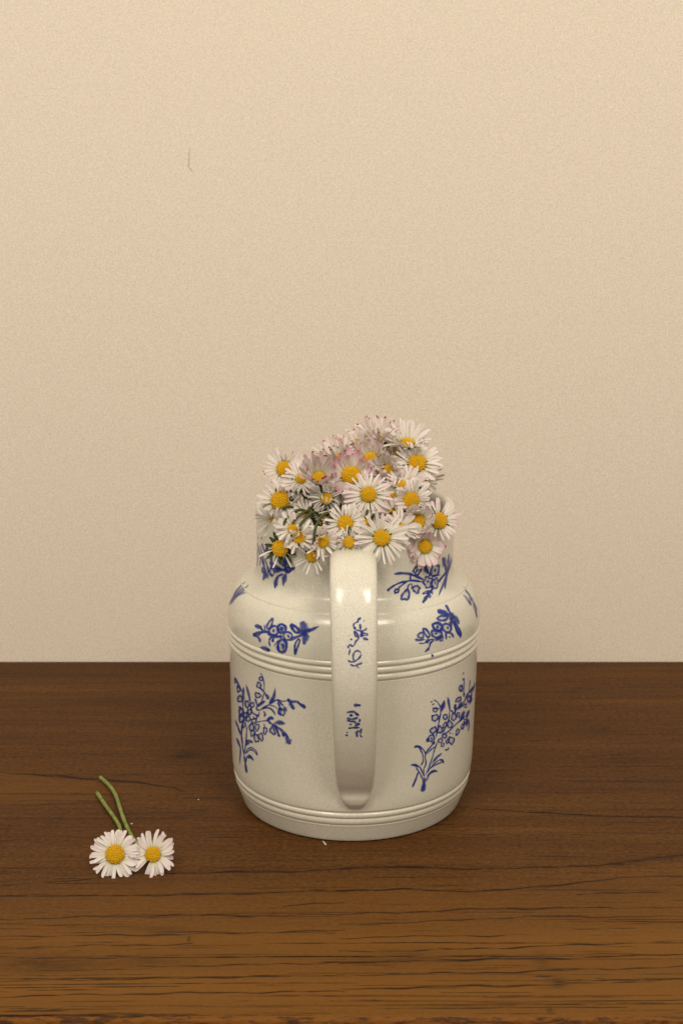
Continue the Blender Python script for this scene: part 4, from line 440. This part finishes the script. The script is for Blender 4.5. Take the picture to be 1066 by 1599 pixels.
def print_mesh(surf, alpha, strokes):
    bv = BVH[surf]; vs = []; fs = []; ink = []
    for si, (kind, pts) in enumerate(strokes):
        pts = [(a * 1e-5, b * 1e-5, c * 1e-5, w * 1e-5) for a, b, c, w in pts]
        closed = kind == 'o'
        if kind == 'd':
            p = Vector(pts[0][:3]); w = pts[0][3]; q, n, _, _ = bv.find_nearest(p)
            a = n.orthogonal().normalized(); b = n.cross(a); off = 0.00006 + si * 2.5e-6; base = len(vs)
            vs.append(q + n * off); ink.append(alpha)
            for rr, iv in ((0.36, alpha), (0.68, 0.0)):
                for k in range(12):
                    th = k * math.pi / 6; e = q + (a * math.cos(th) + b * math.sin(th)) * w * rr * (1 + 0.12 * math.sin(3 * k + si))
                    e2, n2, _, _ = bv.find_nearest(e); vs.append(e2 + n2 * off); ink.append(iv)
            for k in range(12):
                k2 = (k + 1) % 12
                fs.append((base, base + 1 + k, base + 1 + k2)); fs.append((base + 1 + k, base + 13 + k, base + 13 + k2, base + 1 + k2))
            continue
        C = crom(pts, 4, closed)
        n_ = len(C)
        if n_ < 3: continue
        off = 0.00006 + si * 2.5e-6; base = len(vs)
        for i, c in enumerate(C):
            p = Vector(c[:3]); w = c[3]
            t = i / (n_ - 1)
            fade = 0.80 + 0.20 * math.sin(si * 2.1) + 0.12 * math.sin(i * 0.55 + si)
            fade = min(1.0, max(0.78, fade))
            if kind == 'l': w *= max(0.10, math.sin(math.pi * min(1, 0.06 + 0.94 * t)) ** 0.7)
            elif kind == 's':
                e = min(t, 1 - t); w *= min(1.0, 0.55 + 4 * e)
            if not closed and i in (0, n_ - 1): fade = 0.35
            w *= 1 + 0.20 * math.sin(i * 0.9 + si * 1.3) + 0.10 * math.sin(i * 2.3 + si)
            q, n, _, _ = bv.find_nearest(p)
            a = Vector(C[(i + 1) % n_ if closed else min(i + 1, n_ - 1)][:3]) - Vector(C[(i - 1) % n_ if closed else max(i - 1, 0)][:3])
            sd = n.cross(a); sd = sd.normalized() if sd.length > 1e-9 else n.orthogonal().normalized()
            for k, (sg, iv) in enumerate(((-0.78, 0), (-0.32, 1), (0.32, 1), (0.78, 0))):
                ww = sg * w + (math.copysign(0.00005, sg) if iv == 0 else 0)
                e, n2, _, _ = bv.find_nearest(q + sd * ww)
                vs.append(e + n2 * off); ink.append(iv * alpha * fade)
        if closed:        # pale wash inside the outline
            cc = sum((Vector(c[:3]) for c in C), Vector()) / n_; q, n, _, _ = bv.find_nearest(cc); off2 = 0.00004 + si * 1.0e-6
            b2 = len(vs); vs.append(q + n * off2); ink.append(0.12 * alpha)
            for c in C:
                e, n2, _, _ = bv.find_nearest(Vector(c[:3])); vs.append(e + n2 * off2); ink.append(0.22 * alpha)
            for i in range(n_): fs.append((b2, b2 + 1 + i, b2 + 1 + (i + 1) % n_))
        for i in range(n_ if closed else n_ - 1):
            j = (i + 1) % n_
            for k in range(3):
                fs.append((base + i * 4 + k, base + i * 4 + k + 1, base + j * 4 + k + 1, base + j * 4 + k))
    me = mesh_from('flower_print', vs, fs)
    at = me.attributes.new('ink', 'FLOAT', 'POINT'); at.data.foreach_set('value', ink)
    return me
for name, surf, alpha, strokes in PRINTS:
    o = link('flower_print', print_mesh(surf, alpha, strokes), M_INK, jug)
    o['label'] = name

# ------------------------------------------------------------------ daisies
def petal_mesh(kind, rng):
    """a ray floret of length 1 along +X, lying in XY, curling in Z; returns verts, faces, along"""
    rows = [0.0, 0.14, 0.34, 0.58, 0.80, 0.93, 1.0]
    if kind == 'thread': prof = [0.5, 0.7, 0.8, 0.85, 0.8, 0.7, 0.4]; hw = rng.uniform(0.035, 0.055); curl = rng.uniform(-2.4, 2.6); side = rng.uniform(-1.1, 1.1)
    elif kind == 'thin': prof = [0.45, 0.65, 0.85, 1.0, 1.0, 0.85, 0.35]; hw = rng.uniform(0.045, 0.07); curl = rng.uniform(-0.6, 0.8); side = rng.uniform(-0.35, 0.35)
    elif kind == 'cup': prof = [0.4, 0.62, 0.85, 1.0, 1.0, 0.82, 0.40]; hw = rng.uniform(0.10, 0.125); curl = rng.uniform(0.2, 0.9); side = rng.uniform(-0.12, 0.12)
    else: prof = [0.36, 0.55, 0.80, 0.97, 1.0, 0.80, 0.36]; hw = rng.uniform(0.062, 0.108); curl = rng.uniform(-0.8, 0.6); side = rng.uniform(-0.28, 0.28)
    groove = 0.35 if kind != 'thread' else 0.9
    x = z = y = 0.0; ang = 0.0; sa = 0.0; vs = []; al = []
    for i, t in enumerate(rows):
        if i:
            dt = t - rows[i - 1]; ang = curl * (t ** 1.5); sa = side * t
            x += dt * math.cos(ang) * math.cos(sa); z += dt * math.sin(ang); y += dt * math.sin(sa) * math.cos(ang)
        w = hw * prof[i]
        notch = -0.03 if i == len(rows) - 1 and kind in ('fresh', 'cup') else 0
        for k, u in enumerate((-1, -0.5, 0, 0.5, 1)):
            vs.append((x + (notch if u == 0 else (-0.02 * abs(u) if i == len(rows) - 1 else 0)), y + u * w, z + groove * w * (abs(u) ** 1.5 - 0.4) + (0.12 * w if abs(u) == 0.5 else 0)))
            al.append(t)
    fs = []
    for i in range(len(rows) - 1):
        for k in range(4):
            fs.append((i * 5 + k, i * 5 + k + 1, (i + 1) * 5 + k + 1, (i + 1) * 5 + k))
    return vs, fs, al
PET = {}
def petal_pool(kind):
    if kind not in PET:
        L = []
        for k in range(9):
            vs, fs, al = petal_mesh(kind, random); me = mesh_from('petal', vs, fs); me.materials.append(M_PETAL)
            a = me.attributes.new('along', 'FLOAT', 'POINT'); a.data.foreach_set('value', al); L.append((me, vs, fs, al))
        PET[kind] = L
    return PET[kind]
ICO = None
def disc_mesh(seed):
    """dome of radius 1 packed with florets in a phyllotaxis spiral"""
    global ICO
    if ICO is None:
        bm = bmesh.new(); bmesh.ops.create_icosphere(bm, subdivisions=1, radius=1)
        ICO = ([v.co.copy() for v in bm.verts], [tuple(v.index for v in f.verts) for f in bm.faces]); bm.free()
    r = random.Random(seed); vs = []; fs = []; fl = []
    n = 105; hgt = 0.52
    for a in range(9):       # the receptacle below the florets
        for b in range(20):
            ph = a / 8 * math.pi / 2; th = b / 20 * 2 * math.pi
            vs.append((0.95 * math.cos(ph) * math.cos(th), 0.95 * math.cos(ph) * math.sin(th), hgt * 0.93 * math.sin(ph))); fl.append(0.9)
    for a in range(8):
        for b in range(20):
            b2 = (b + 1) % 20; fs.append((a * 20 + b, a * 20 + b2, (a + 1) * 20 + b2, (a + 1) * 20 + b))
    for k in range(n):
        rr = math.sqrt((k + 0.5) / n) * 0.98; th = k * 2.399963 + seed
        z = hgt * math.sqrt(max(0, 1 - rr * rr)); s = (0.085 + 0.018 * rr) * r.uniform(0.85, 1.2)
        c = Vector((rr * math.cos(th), rr * math.sin(th), z)); nn = Vector((c.x * 0.8, c.y * 0.8, c.z + 0.4)).normalized()
        base = len(vs); f = min(1, max(0, rr + r.uniform(-0.25, 0.25)))
        for v in ICO[0]:
            w = v * s; w = w + nn * (v.dot(nn) * s * 0.55)
            vs.append(tuple(c + w)); fl.append(f)
        fs += [tuple(base + i for i in q) for q in ICO[1]]
    me = mesh_from('disc', vs, fs); me.materials.append(M_DISC)
    a = me.attributes.new('floret', 'FLOAT', 'POINT'); a.data.foreach_set('value', fl)
    return me
DISCS = [disc_mesh(k) for k in range(4)]
def calyx_mesh(seed, spread=0.45, big=1.0):
    """cup of overlapping green bracts under a head whose disc has radius 1"""
    r = random.Random(seed); vs = []; fs = []
    prof = [(0.18, -0.62), (0.55, -0.5), (0.85, -0.25), (0.92, 0.0)]
    for rr, z in prof:
        for k in range(18): vs.append((rr * math.cos(k * math.pi / 9), rr * math.sin(k * math.pi / 9), z))
    for i in range(3):
        for k in range(18):
            k2 = (k + 1) % 18; fs.append((i * 18 + k, i * 18 + k2, (i + 1) * 18 + k2, (i + 1) * 18 + k))
    fs.append(tuple(reversed(range(18))))
    for k in range(13):
        th = 2 * math.pi * (k + r.uniform(-0.2, 0.2)) / 13; sp = spread + r.uniform(-0.15, 0.2); L = r.uniform(0.75, 1.1) * big
        base = len(vs); er = Vector((math.cos(th), math.sin(th), 0)); et = Vector((-math.sin(th), math.cos(th), 0))
        for t, w in ((0, 0.16), (0.4, 0.24), (0.75, 0.17), (1, 0.02)):
            p = er * (0.70 + t * L * math.cos(sp + 0.3 * t)) + Vector((0, 0, -0.34 + t * L * math.sin(sp) * 0.7))
            for u in (-1, 0, 1): vs.append(tuple(p + et * (w * u) + Vector((0, 0, -0.05 * (u == 0)))))
        for i in range(3):
            for q in range(2): fs.append((base + i * 3 + q, base + i * 3 + q + 1, base + (i + 1) * 3 + q + 1, base + (i + 1) * 3 + q))
    me = mesh_from('calyx', vs, fs); me.materials.append(M_BRACT); return me
CALYX = [calyx_mesh(k) for k in range(3)]
CALYX_OPEN = calyx_mesh(9, 0.25, 1.7)

def daisy(pos, normal, R, rd, n, elev, spread, style, pink, group, label, sectors=None, greyed=0.0, stem=None, magenta=0.0, stem_r=0.0007, seed=0, wide=1.0):
    """pos/normal in world; R outer radius, rd disc radius (m). Petal angle 0 is the photograph's right, 90 its up side."""
    rng = random.Random(seed)
    root = empty('daisy', pos)
    tag(root, label, 'daisy', group)
    zc = Vector(normal).normalized(); xc = Vector((1, 0, 0)); xc = (xc - zc * xc.dot(zc)).normalized(); yc = zc.cross(xc)
    Rm = Matrix((xc, yc, zc)).transposed().to_4x4()
    root.rotation_euler = Rm.to_euler()
    d = link('disc', DISCS[seed % 4], None, root); d.scale = (rd,) * 3; d.rotation_euler = (0, 0, rng.uniform(0, 6))
    c = link('calyx', CALYX_OPEN if style == 'bare' else CALYX[seed % 3], None, root); c.scale = (rd * 1.02, rd * 1.02, rd * (1.1 if style != 'cup' else 1.4)); c.location = (0, 0, -0.06 * rd)
    kind = {'fresh': 'fresh', 'cup': 'cup', 'thread': 'thread', 'thin': 'thin', 'bare': 'thin'}[style]
    pool = petal_pool(kind); Lp = max(R - rd * 0.75, 0.003)
    joined = style in ('thread', 'bare'); jv = []; jf = []; ja = []
    for k in range(n):
        th = 2 * math.pi * (k + rng.uniform(-0.38, 0.38)) / n
        deg = math.degrees(th) % 360; e = elev; ls = 1.0; skip = False
        for a0, a1, de, lf in (sectors or []):
            if a0 <= deg <= a1 or a0 <= deg + 360 <= a1: e = de; ls = lf
        if ls <= 0: continue
        if style == 'fresh' and wide == 1 and rng.random() < 0.07: continue
        e += rng.uniform(-spread, spread) * (1.6 if wide == 1 and style == 'fresh' else 1); L = Lp * ls * rng.uniform(0.86, 1.10)
        er = math.radians(e)
        M = (Matrix.Rotation(th, 4, 'Z') @ Matrix.Translation((rd * 0.86, 0, rng.uniform(-0.14, 0.02) * rd)) @ Matrix.Rotation(-er, 4, 'Y')
             @ Matrix.Rotation(rng.uniform(-0.30, 0.30) * (2.2 if joined or style == 'thin' else 1), 4, 'X') @ Matrix.Diagonal((L, L * (min(1.7, 0.0092 * wide / max(L, 0.004)) if style in ('fresh', 'cup') else 1), L, 1)))
        me, vs, fs, al = (petal_pool('thin') if style == 'fresh' and wide == 1 and rng.random() < 0.38 else pool)[rng.randrange(9)]
        if joined:
            b = len(jv); jv += [tuple(M @ Vector(v)) for v in vs]; jf += [tuple(b + i for i in f) for f in fs]; ja += al
        else:
            p = link('petal', me, None, root); p.matrix_local = M
            p.color = (pink * rng.uniform(0.35, 1.15), greyed * rng.uniform(0.4, 1.0) + 0.10 * rng.random(), 1.0 if rng.random() < magenta else 0.0, 1)
    if joined and jv:
        me = mesh_from('withered_petals', jv, jf); me.materials.append(M_PETAL)
        a = me.attributes.new('along', 'FLOAT', 'POINT'); a.data.foreach_set('value', ja)
        p = link('withered_petals', me, None, root); p['kind'] = 'stuff'; p.color = (pink, greyed, 0, 1)
    if stem:
        inv = (Matrix.Translation(pos) @ Rm).inverted()
        P = crom([tuple(Vector(pos) - zc * rd * 0.55)] + stem, 7)
        m_ = len(P)
        vs, fs = tube([inv @ Vector(q) for q in P], [stem_r * (0.92 + 0.16 * i / m_) * (1 + 0.05 * math.sin(i * 1.3)) for i in range(m_)], 8)
        link('stem', mesh_from('stem', vs, fs), M_STEM if wide > 1 else M_STEM_SHADE, root)
    return root
def stem_into_jug(pos, normal, k):
    """from a head over the rim and down inside the neck"""
    p = Vector(pos); n = Vector(normal).normalized(); r = math.hypot(p.x, p.y)
    rz = 0.1495
    f = min(1.0, 0.036 / max(r, 1e-4))
    pts = []
    a = p - n * 0.007
    if r > 0.040 or p.z < 0.152:      # hangs outside: climb back to the rim first
        a = p - n * 0.006; g = min(1.0, 0.043 / max(r, 1e-4))
        pts.append(tuple(Vector((p.x * (0.45 + 0.55 * g), p.y * (0.45 + 0.55 * g), max(p.z - n.z * 0.005, 0.1485)))))
    else:
        pts.append(tuple(a * 0.5 + Vector((p.x * 0.85, p.y * 0.85, p.z - 0.008)) * 0.5))
    pts.append((p.x * f * 0.92 + 0.001, p.y * f * 0.92, rz - 0.001))
    pts.append((p.x * f * 0.55 + 0.001, p.y * f * 0.55, 0.118))
    pts.append((p.x * f * 0.30 + 0.003 * math.sin(k), p.y * f * 0.30 + 0.003 * math.cos(k), 0.05))
    return pts
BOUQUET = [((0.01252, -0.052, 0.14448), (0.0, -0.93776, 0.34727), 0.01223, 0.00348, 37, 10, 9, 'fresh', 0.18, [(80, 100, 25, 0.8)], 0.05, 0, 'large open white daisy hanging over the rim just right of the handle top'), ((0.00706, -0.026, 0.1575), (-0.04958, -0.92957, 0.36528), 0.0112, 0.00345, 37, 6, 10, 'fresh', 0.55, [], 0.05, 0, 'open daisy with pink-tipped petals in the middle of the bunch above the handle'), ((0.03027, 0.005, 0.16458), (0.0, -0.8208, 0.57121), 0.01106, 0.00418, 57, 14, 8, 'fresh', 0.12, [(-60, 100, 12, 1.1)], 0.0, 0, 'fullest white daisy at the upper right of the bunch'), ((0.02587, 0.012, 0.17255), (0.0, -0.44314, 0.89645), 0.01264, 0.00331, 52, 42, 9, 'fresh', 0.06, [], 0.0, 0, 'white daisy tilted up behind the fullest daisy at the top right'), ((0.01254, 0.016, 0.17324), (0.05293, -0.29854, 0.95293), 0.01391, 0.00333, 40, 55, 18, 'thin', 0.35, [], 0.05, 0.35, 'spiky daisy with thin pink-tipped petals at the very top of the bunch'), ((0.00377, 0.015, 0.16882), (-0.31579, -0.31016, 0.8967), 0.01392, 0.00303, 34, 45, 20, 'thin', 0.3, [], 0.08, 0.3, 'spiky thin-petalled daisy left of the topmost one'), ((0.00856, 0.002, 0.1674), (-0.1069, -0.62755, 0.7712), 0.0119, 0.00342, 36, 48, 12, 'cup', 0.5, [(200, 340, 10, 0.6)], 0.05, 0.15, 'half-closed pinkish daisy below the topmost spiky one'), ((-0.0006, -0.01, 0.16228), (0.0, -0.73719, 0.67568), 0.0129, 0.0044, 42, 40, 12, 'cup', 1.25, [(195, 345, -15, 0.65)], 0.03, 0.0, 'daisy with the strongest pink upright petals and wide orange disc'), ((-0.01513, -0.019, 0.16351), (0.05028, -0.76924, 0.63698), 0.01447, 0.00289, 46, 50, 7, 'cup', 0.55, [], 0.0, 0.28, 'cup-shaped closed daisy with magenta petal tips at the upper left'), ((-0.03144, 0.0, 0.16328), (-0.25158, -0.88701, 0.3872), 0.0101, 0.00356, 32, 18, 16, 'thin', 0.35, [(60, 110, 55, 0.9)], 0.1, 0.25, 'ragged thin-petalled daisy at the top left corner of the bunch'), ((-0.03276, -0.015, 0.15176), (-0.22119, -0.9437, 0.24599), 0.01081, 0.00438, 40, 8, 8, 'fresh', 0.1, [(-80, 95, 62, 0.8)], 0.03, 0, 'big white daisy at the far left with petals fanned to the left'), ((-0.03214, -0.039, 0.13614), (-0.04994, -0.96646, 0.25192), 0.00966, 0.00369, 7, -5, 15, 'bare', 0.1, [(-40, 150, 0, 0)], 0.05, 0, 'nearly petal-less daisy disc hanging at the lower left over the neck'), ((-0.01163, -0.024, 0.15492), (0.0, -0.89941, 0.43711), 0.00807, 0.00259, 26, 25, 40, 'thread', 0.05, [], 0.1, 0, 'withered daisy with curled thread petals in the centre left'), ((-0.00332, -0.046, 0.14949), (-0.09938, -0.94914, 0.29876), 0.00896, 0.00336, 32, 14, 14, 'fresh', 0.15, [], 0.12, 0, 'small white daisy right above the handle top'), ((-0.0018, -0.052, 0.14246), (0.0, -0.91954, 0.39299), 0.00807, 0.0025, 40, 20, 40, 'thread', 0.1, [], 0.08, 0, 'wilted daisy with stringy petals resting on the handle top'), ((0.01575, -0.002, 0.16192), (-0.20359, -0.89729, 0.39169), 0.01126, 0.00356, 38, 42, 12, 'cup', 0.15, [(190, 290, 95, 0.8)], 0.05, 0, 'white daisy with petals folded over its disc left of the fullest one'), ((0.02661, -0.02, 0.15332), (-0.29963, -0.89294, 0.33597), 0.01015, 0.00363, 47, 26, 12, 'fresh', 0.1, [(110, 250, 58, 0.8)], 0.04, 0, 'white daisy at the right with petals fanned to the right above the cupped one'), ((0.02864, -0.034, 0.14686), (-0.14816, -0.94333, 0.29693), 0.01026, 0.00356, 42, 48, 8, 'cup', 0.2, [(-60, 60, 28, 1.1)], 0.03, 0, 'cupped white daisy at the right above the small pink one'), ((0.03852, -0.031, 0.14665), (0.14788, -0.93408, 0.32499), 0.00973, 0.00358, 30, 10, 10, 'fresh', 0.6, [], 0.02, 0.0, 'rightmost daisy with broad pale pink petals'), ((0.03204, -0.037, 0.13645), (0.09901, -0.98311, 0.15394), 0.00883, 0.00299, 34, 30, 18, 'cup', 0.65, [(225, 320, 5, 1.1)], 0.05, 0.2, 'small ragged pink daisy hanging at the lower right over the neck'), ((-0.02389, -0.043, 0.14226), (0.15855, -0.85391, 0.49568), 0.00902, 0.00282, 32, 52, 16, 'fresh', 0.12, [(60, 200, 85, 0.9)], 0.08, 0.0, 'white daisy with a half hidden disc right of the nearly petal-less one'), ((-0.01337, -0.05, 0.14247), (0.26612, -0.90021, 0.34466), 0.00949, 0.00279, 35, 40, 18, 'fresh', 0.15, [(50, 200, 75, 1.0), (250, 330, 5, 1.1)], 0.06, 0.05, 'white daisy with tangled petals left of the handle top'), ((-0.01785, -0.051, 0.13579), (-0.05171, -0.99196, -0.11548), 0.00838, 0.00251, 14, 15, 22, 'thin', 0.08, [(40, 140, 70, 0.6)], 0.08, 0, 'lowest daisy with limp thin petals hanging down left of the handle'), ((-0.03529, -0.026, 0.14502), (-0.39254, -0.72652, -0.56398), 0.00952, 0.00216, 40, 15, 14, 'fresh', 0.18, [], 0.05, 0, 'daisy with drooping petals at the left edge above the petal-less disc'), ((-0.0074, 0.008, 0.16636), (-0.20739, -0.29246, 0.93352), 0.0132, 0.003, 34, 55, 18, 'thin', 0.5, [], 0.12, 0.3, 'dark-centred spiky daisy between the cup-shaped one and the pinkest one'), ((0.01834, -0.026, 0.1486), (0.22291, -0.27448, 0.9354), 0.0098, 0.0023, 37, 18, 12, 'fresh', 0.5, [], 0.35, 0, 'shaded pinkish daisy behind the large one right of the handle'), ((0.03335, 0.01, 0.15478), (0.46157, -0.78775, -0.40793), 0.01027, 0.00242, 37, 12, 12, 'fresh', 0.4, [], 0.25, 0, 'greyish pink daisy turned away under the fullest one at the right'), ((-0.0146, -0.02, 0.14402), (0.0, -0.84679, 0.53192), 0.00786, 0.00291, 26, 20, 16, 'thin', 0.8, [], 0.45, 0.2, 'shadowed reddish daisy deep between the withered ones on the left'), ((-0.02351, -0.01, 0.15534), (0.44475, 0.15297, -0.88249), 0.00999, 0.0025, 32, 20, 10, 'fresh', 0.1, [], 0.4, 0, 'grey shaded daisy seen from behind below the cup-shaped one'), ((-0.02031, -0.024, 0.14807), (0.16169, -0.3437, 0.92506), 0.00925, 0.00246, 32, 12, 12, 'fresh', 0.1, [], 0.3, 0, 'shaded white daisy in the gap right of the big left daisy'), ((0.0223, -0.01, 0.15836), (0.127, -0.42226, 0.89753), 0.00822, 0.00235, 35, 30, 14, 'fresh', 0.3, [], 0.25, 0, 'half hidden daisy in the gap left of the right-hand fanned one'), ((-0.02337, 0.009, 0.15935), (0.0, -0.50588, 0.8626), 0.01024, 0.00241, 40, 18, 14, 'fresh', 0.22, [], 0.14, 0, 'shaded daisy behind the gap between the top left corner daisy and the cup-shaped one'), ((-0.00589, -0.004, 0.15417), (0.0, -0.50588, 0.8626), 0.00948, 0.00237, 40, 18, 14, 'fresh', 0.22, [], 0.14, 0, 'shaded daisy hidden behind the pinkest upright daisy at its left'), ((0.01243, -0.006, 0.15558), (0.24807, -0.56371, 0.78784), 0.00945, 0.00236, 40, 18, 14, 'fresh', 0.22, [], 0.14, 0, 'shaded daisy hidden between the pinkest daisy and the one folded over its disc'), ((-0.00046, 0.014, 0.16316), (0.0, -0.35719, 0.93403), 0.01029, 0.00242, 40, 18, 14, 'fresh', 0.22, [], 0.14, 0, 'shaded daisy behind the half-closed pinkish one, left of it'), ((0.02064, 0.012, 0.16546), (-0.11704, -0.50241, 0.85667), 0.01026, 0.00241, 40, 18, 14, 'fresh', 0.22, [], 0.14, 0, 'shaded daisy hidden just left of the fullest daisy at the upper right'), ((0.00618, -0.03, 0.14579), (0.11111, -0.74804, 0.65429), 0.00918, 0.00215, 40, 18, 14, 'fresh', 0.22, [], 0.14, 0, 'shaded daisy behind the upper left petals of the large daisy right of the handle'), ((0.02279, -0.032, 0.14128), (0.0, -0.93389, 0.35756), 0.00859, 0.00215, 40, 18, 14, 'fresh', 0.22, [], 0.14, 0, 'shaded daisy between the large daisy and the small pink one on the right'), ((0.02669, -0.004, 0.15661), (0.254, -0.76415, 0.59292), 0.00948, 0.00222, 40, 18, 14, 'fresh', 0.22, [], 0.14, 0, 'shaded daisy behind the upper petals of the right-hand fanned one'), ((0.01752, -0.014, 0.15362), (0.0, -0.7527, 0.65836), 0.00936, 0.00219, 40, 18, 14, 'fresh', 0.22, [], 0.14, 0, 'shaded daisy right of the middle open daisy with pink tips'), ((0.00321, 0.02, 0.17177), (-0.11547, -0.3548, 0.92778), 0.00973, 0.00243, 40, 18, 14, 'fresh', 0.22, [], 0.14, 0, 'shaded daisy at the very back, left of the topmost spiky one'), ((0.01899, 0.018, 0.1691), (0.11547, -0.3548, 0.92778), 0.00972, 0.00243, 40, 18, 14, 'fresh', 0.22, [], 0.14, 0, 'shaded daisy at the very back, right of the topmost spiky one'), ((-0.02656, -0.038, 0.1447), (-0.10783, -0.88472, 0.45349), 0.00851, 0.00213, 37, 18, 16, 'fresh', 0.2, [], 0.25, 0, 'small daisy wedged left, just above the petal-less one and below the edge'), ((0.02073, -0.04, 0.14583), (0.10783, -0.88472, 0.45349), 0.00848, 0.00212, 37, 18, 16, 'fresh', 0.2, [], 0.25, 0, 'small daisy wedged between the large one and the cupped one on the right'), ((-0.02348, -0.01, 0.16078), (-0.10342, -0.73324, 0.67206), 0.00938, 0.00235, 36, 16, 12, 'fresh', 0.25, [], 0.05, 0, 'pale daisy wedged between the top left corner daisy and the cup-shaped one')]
for k, (pos, nrm, R, rd, n, elev, spread, style, pink, sectors, greyed, mag, label) in enumerate(BOUQUET):
    daisy(pos, nrm, R, rd, n, elev, spread, style, pink, 'daisies in the jug', label, sectors, greyed, stem_into_jug(pos, nrm, k), mag, 0.0007, k + 3)
LOOSE = [((-0.10408, -0.08087, 0.0086), (-0.0201, -0.88773, 0.45993), 0.01067, 0.00407, 54, 8, 6, 'fresh', 0.16, [], [(-0.10511, -0.05879, 0.003), (-0.10665, -0.04704, 0.0016), (-0.10868, -0.0379, 0.0013), (-0.11322, -0.02711, 0.0013), (-0.11903, -0.01459, 0.0013), (-0.12429, -0.00238, 0.0013)], 'larger cut daisy lying on the table, left of the pair'), ((-0.08768, -0.0797, 0.008), (0.08038, -0.87004, 0.48638), 0.01012, 0.00337, 44, 8, 8, 'fresh', 0.3, [(228, 252, 0, 0)], [(-0.09529, -0.06097, 0.0022), (-0.10039, -0.05096, 0.0013), (-0.105, -0.03856, 0.0013), (-0.10905, -0.02721, 0.003), (-0.11463, -0.00636, 0.0018), (-0.11995, 0.00648, 0.0013), (-0.12544, 0.01554, 0.0013)], 'smaller cut daisy lying on the table, nearer to the jug')]
for k, (pos, nrm, R, rd, n, elev, spread, style, pink, sectors, stem, label) in enumerate(LOOSE):
    daisy(pos, nrm, R, rd, n, elev, spread, style, pink, 'cut daisies on the table', label, sectors, 0.0, stem, 0.0, 0.00092, k + 61, 1.3)

# ------------------------------------------------------------------ crumbs on the table
(fx, fy), (gx, gy), (hx, hy) = [(-0.01365, -0.05188), (-0.10327, -0.03391), (-0.07439, -0.00757)]
me, vs, fs, al = petal_pool('thin')[3]
o = link('fallen_petal', me, None); o.location = (fx, fy, 0.0005); o.rotation_euler = (0, 0.05, math.radians(-62)); o.scale = (0.0042, 0.006, 0.0042)
o.color = (0.1, 0.25, 0, 1)
tag(o, 'tiny shrivelled white petal lying at the foot of the jug', 'petal')
def crumb(name, x, y, r, label):
    bm = bmesh.new(); bmesh.ops.create_icosphere(bm, subdivisions=2, radius=r)
    for v in bm.verts: v.co = Vector((v.co.x * 1.9, v.co.y * 0.8, v.co.z * 0.7)) * random.uniform(0.8, 1.15)
    me = bpy.data.meshes.new(name); bm.to_mesh(me); bm.free()
    o = link(name, me, M_CRUMB); o.location = (x, y, r * 0.6); o.rotation_euler = (0, 0, 0.35); tag(o, label, 'crumb')
crumb('crumb', gx, gy, 0.00035, 'tiny pale crumb beside the stems of the two cut daisies')
crumb('crumb', hx, hy, 0.00025, 'tiny pale crumb on the wood left of the jug base')
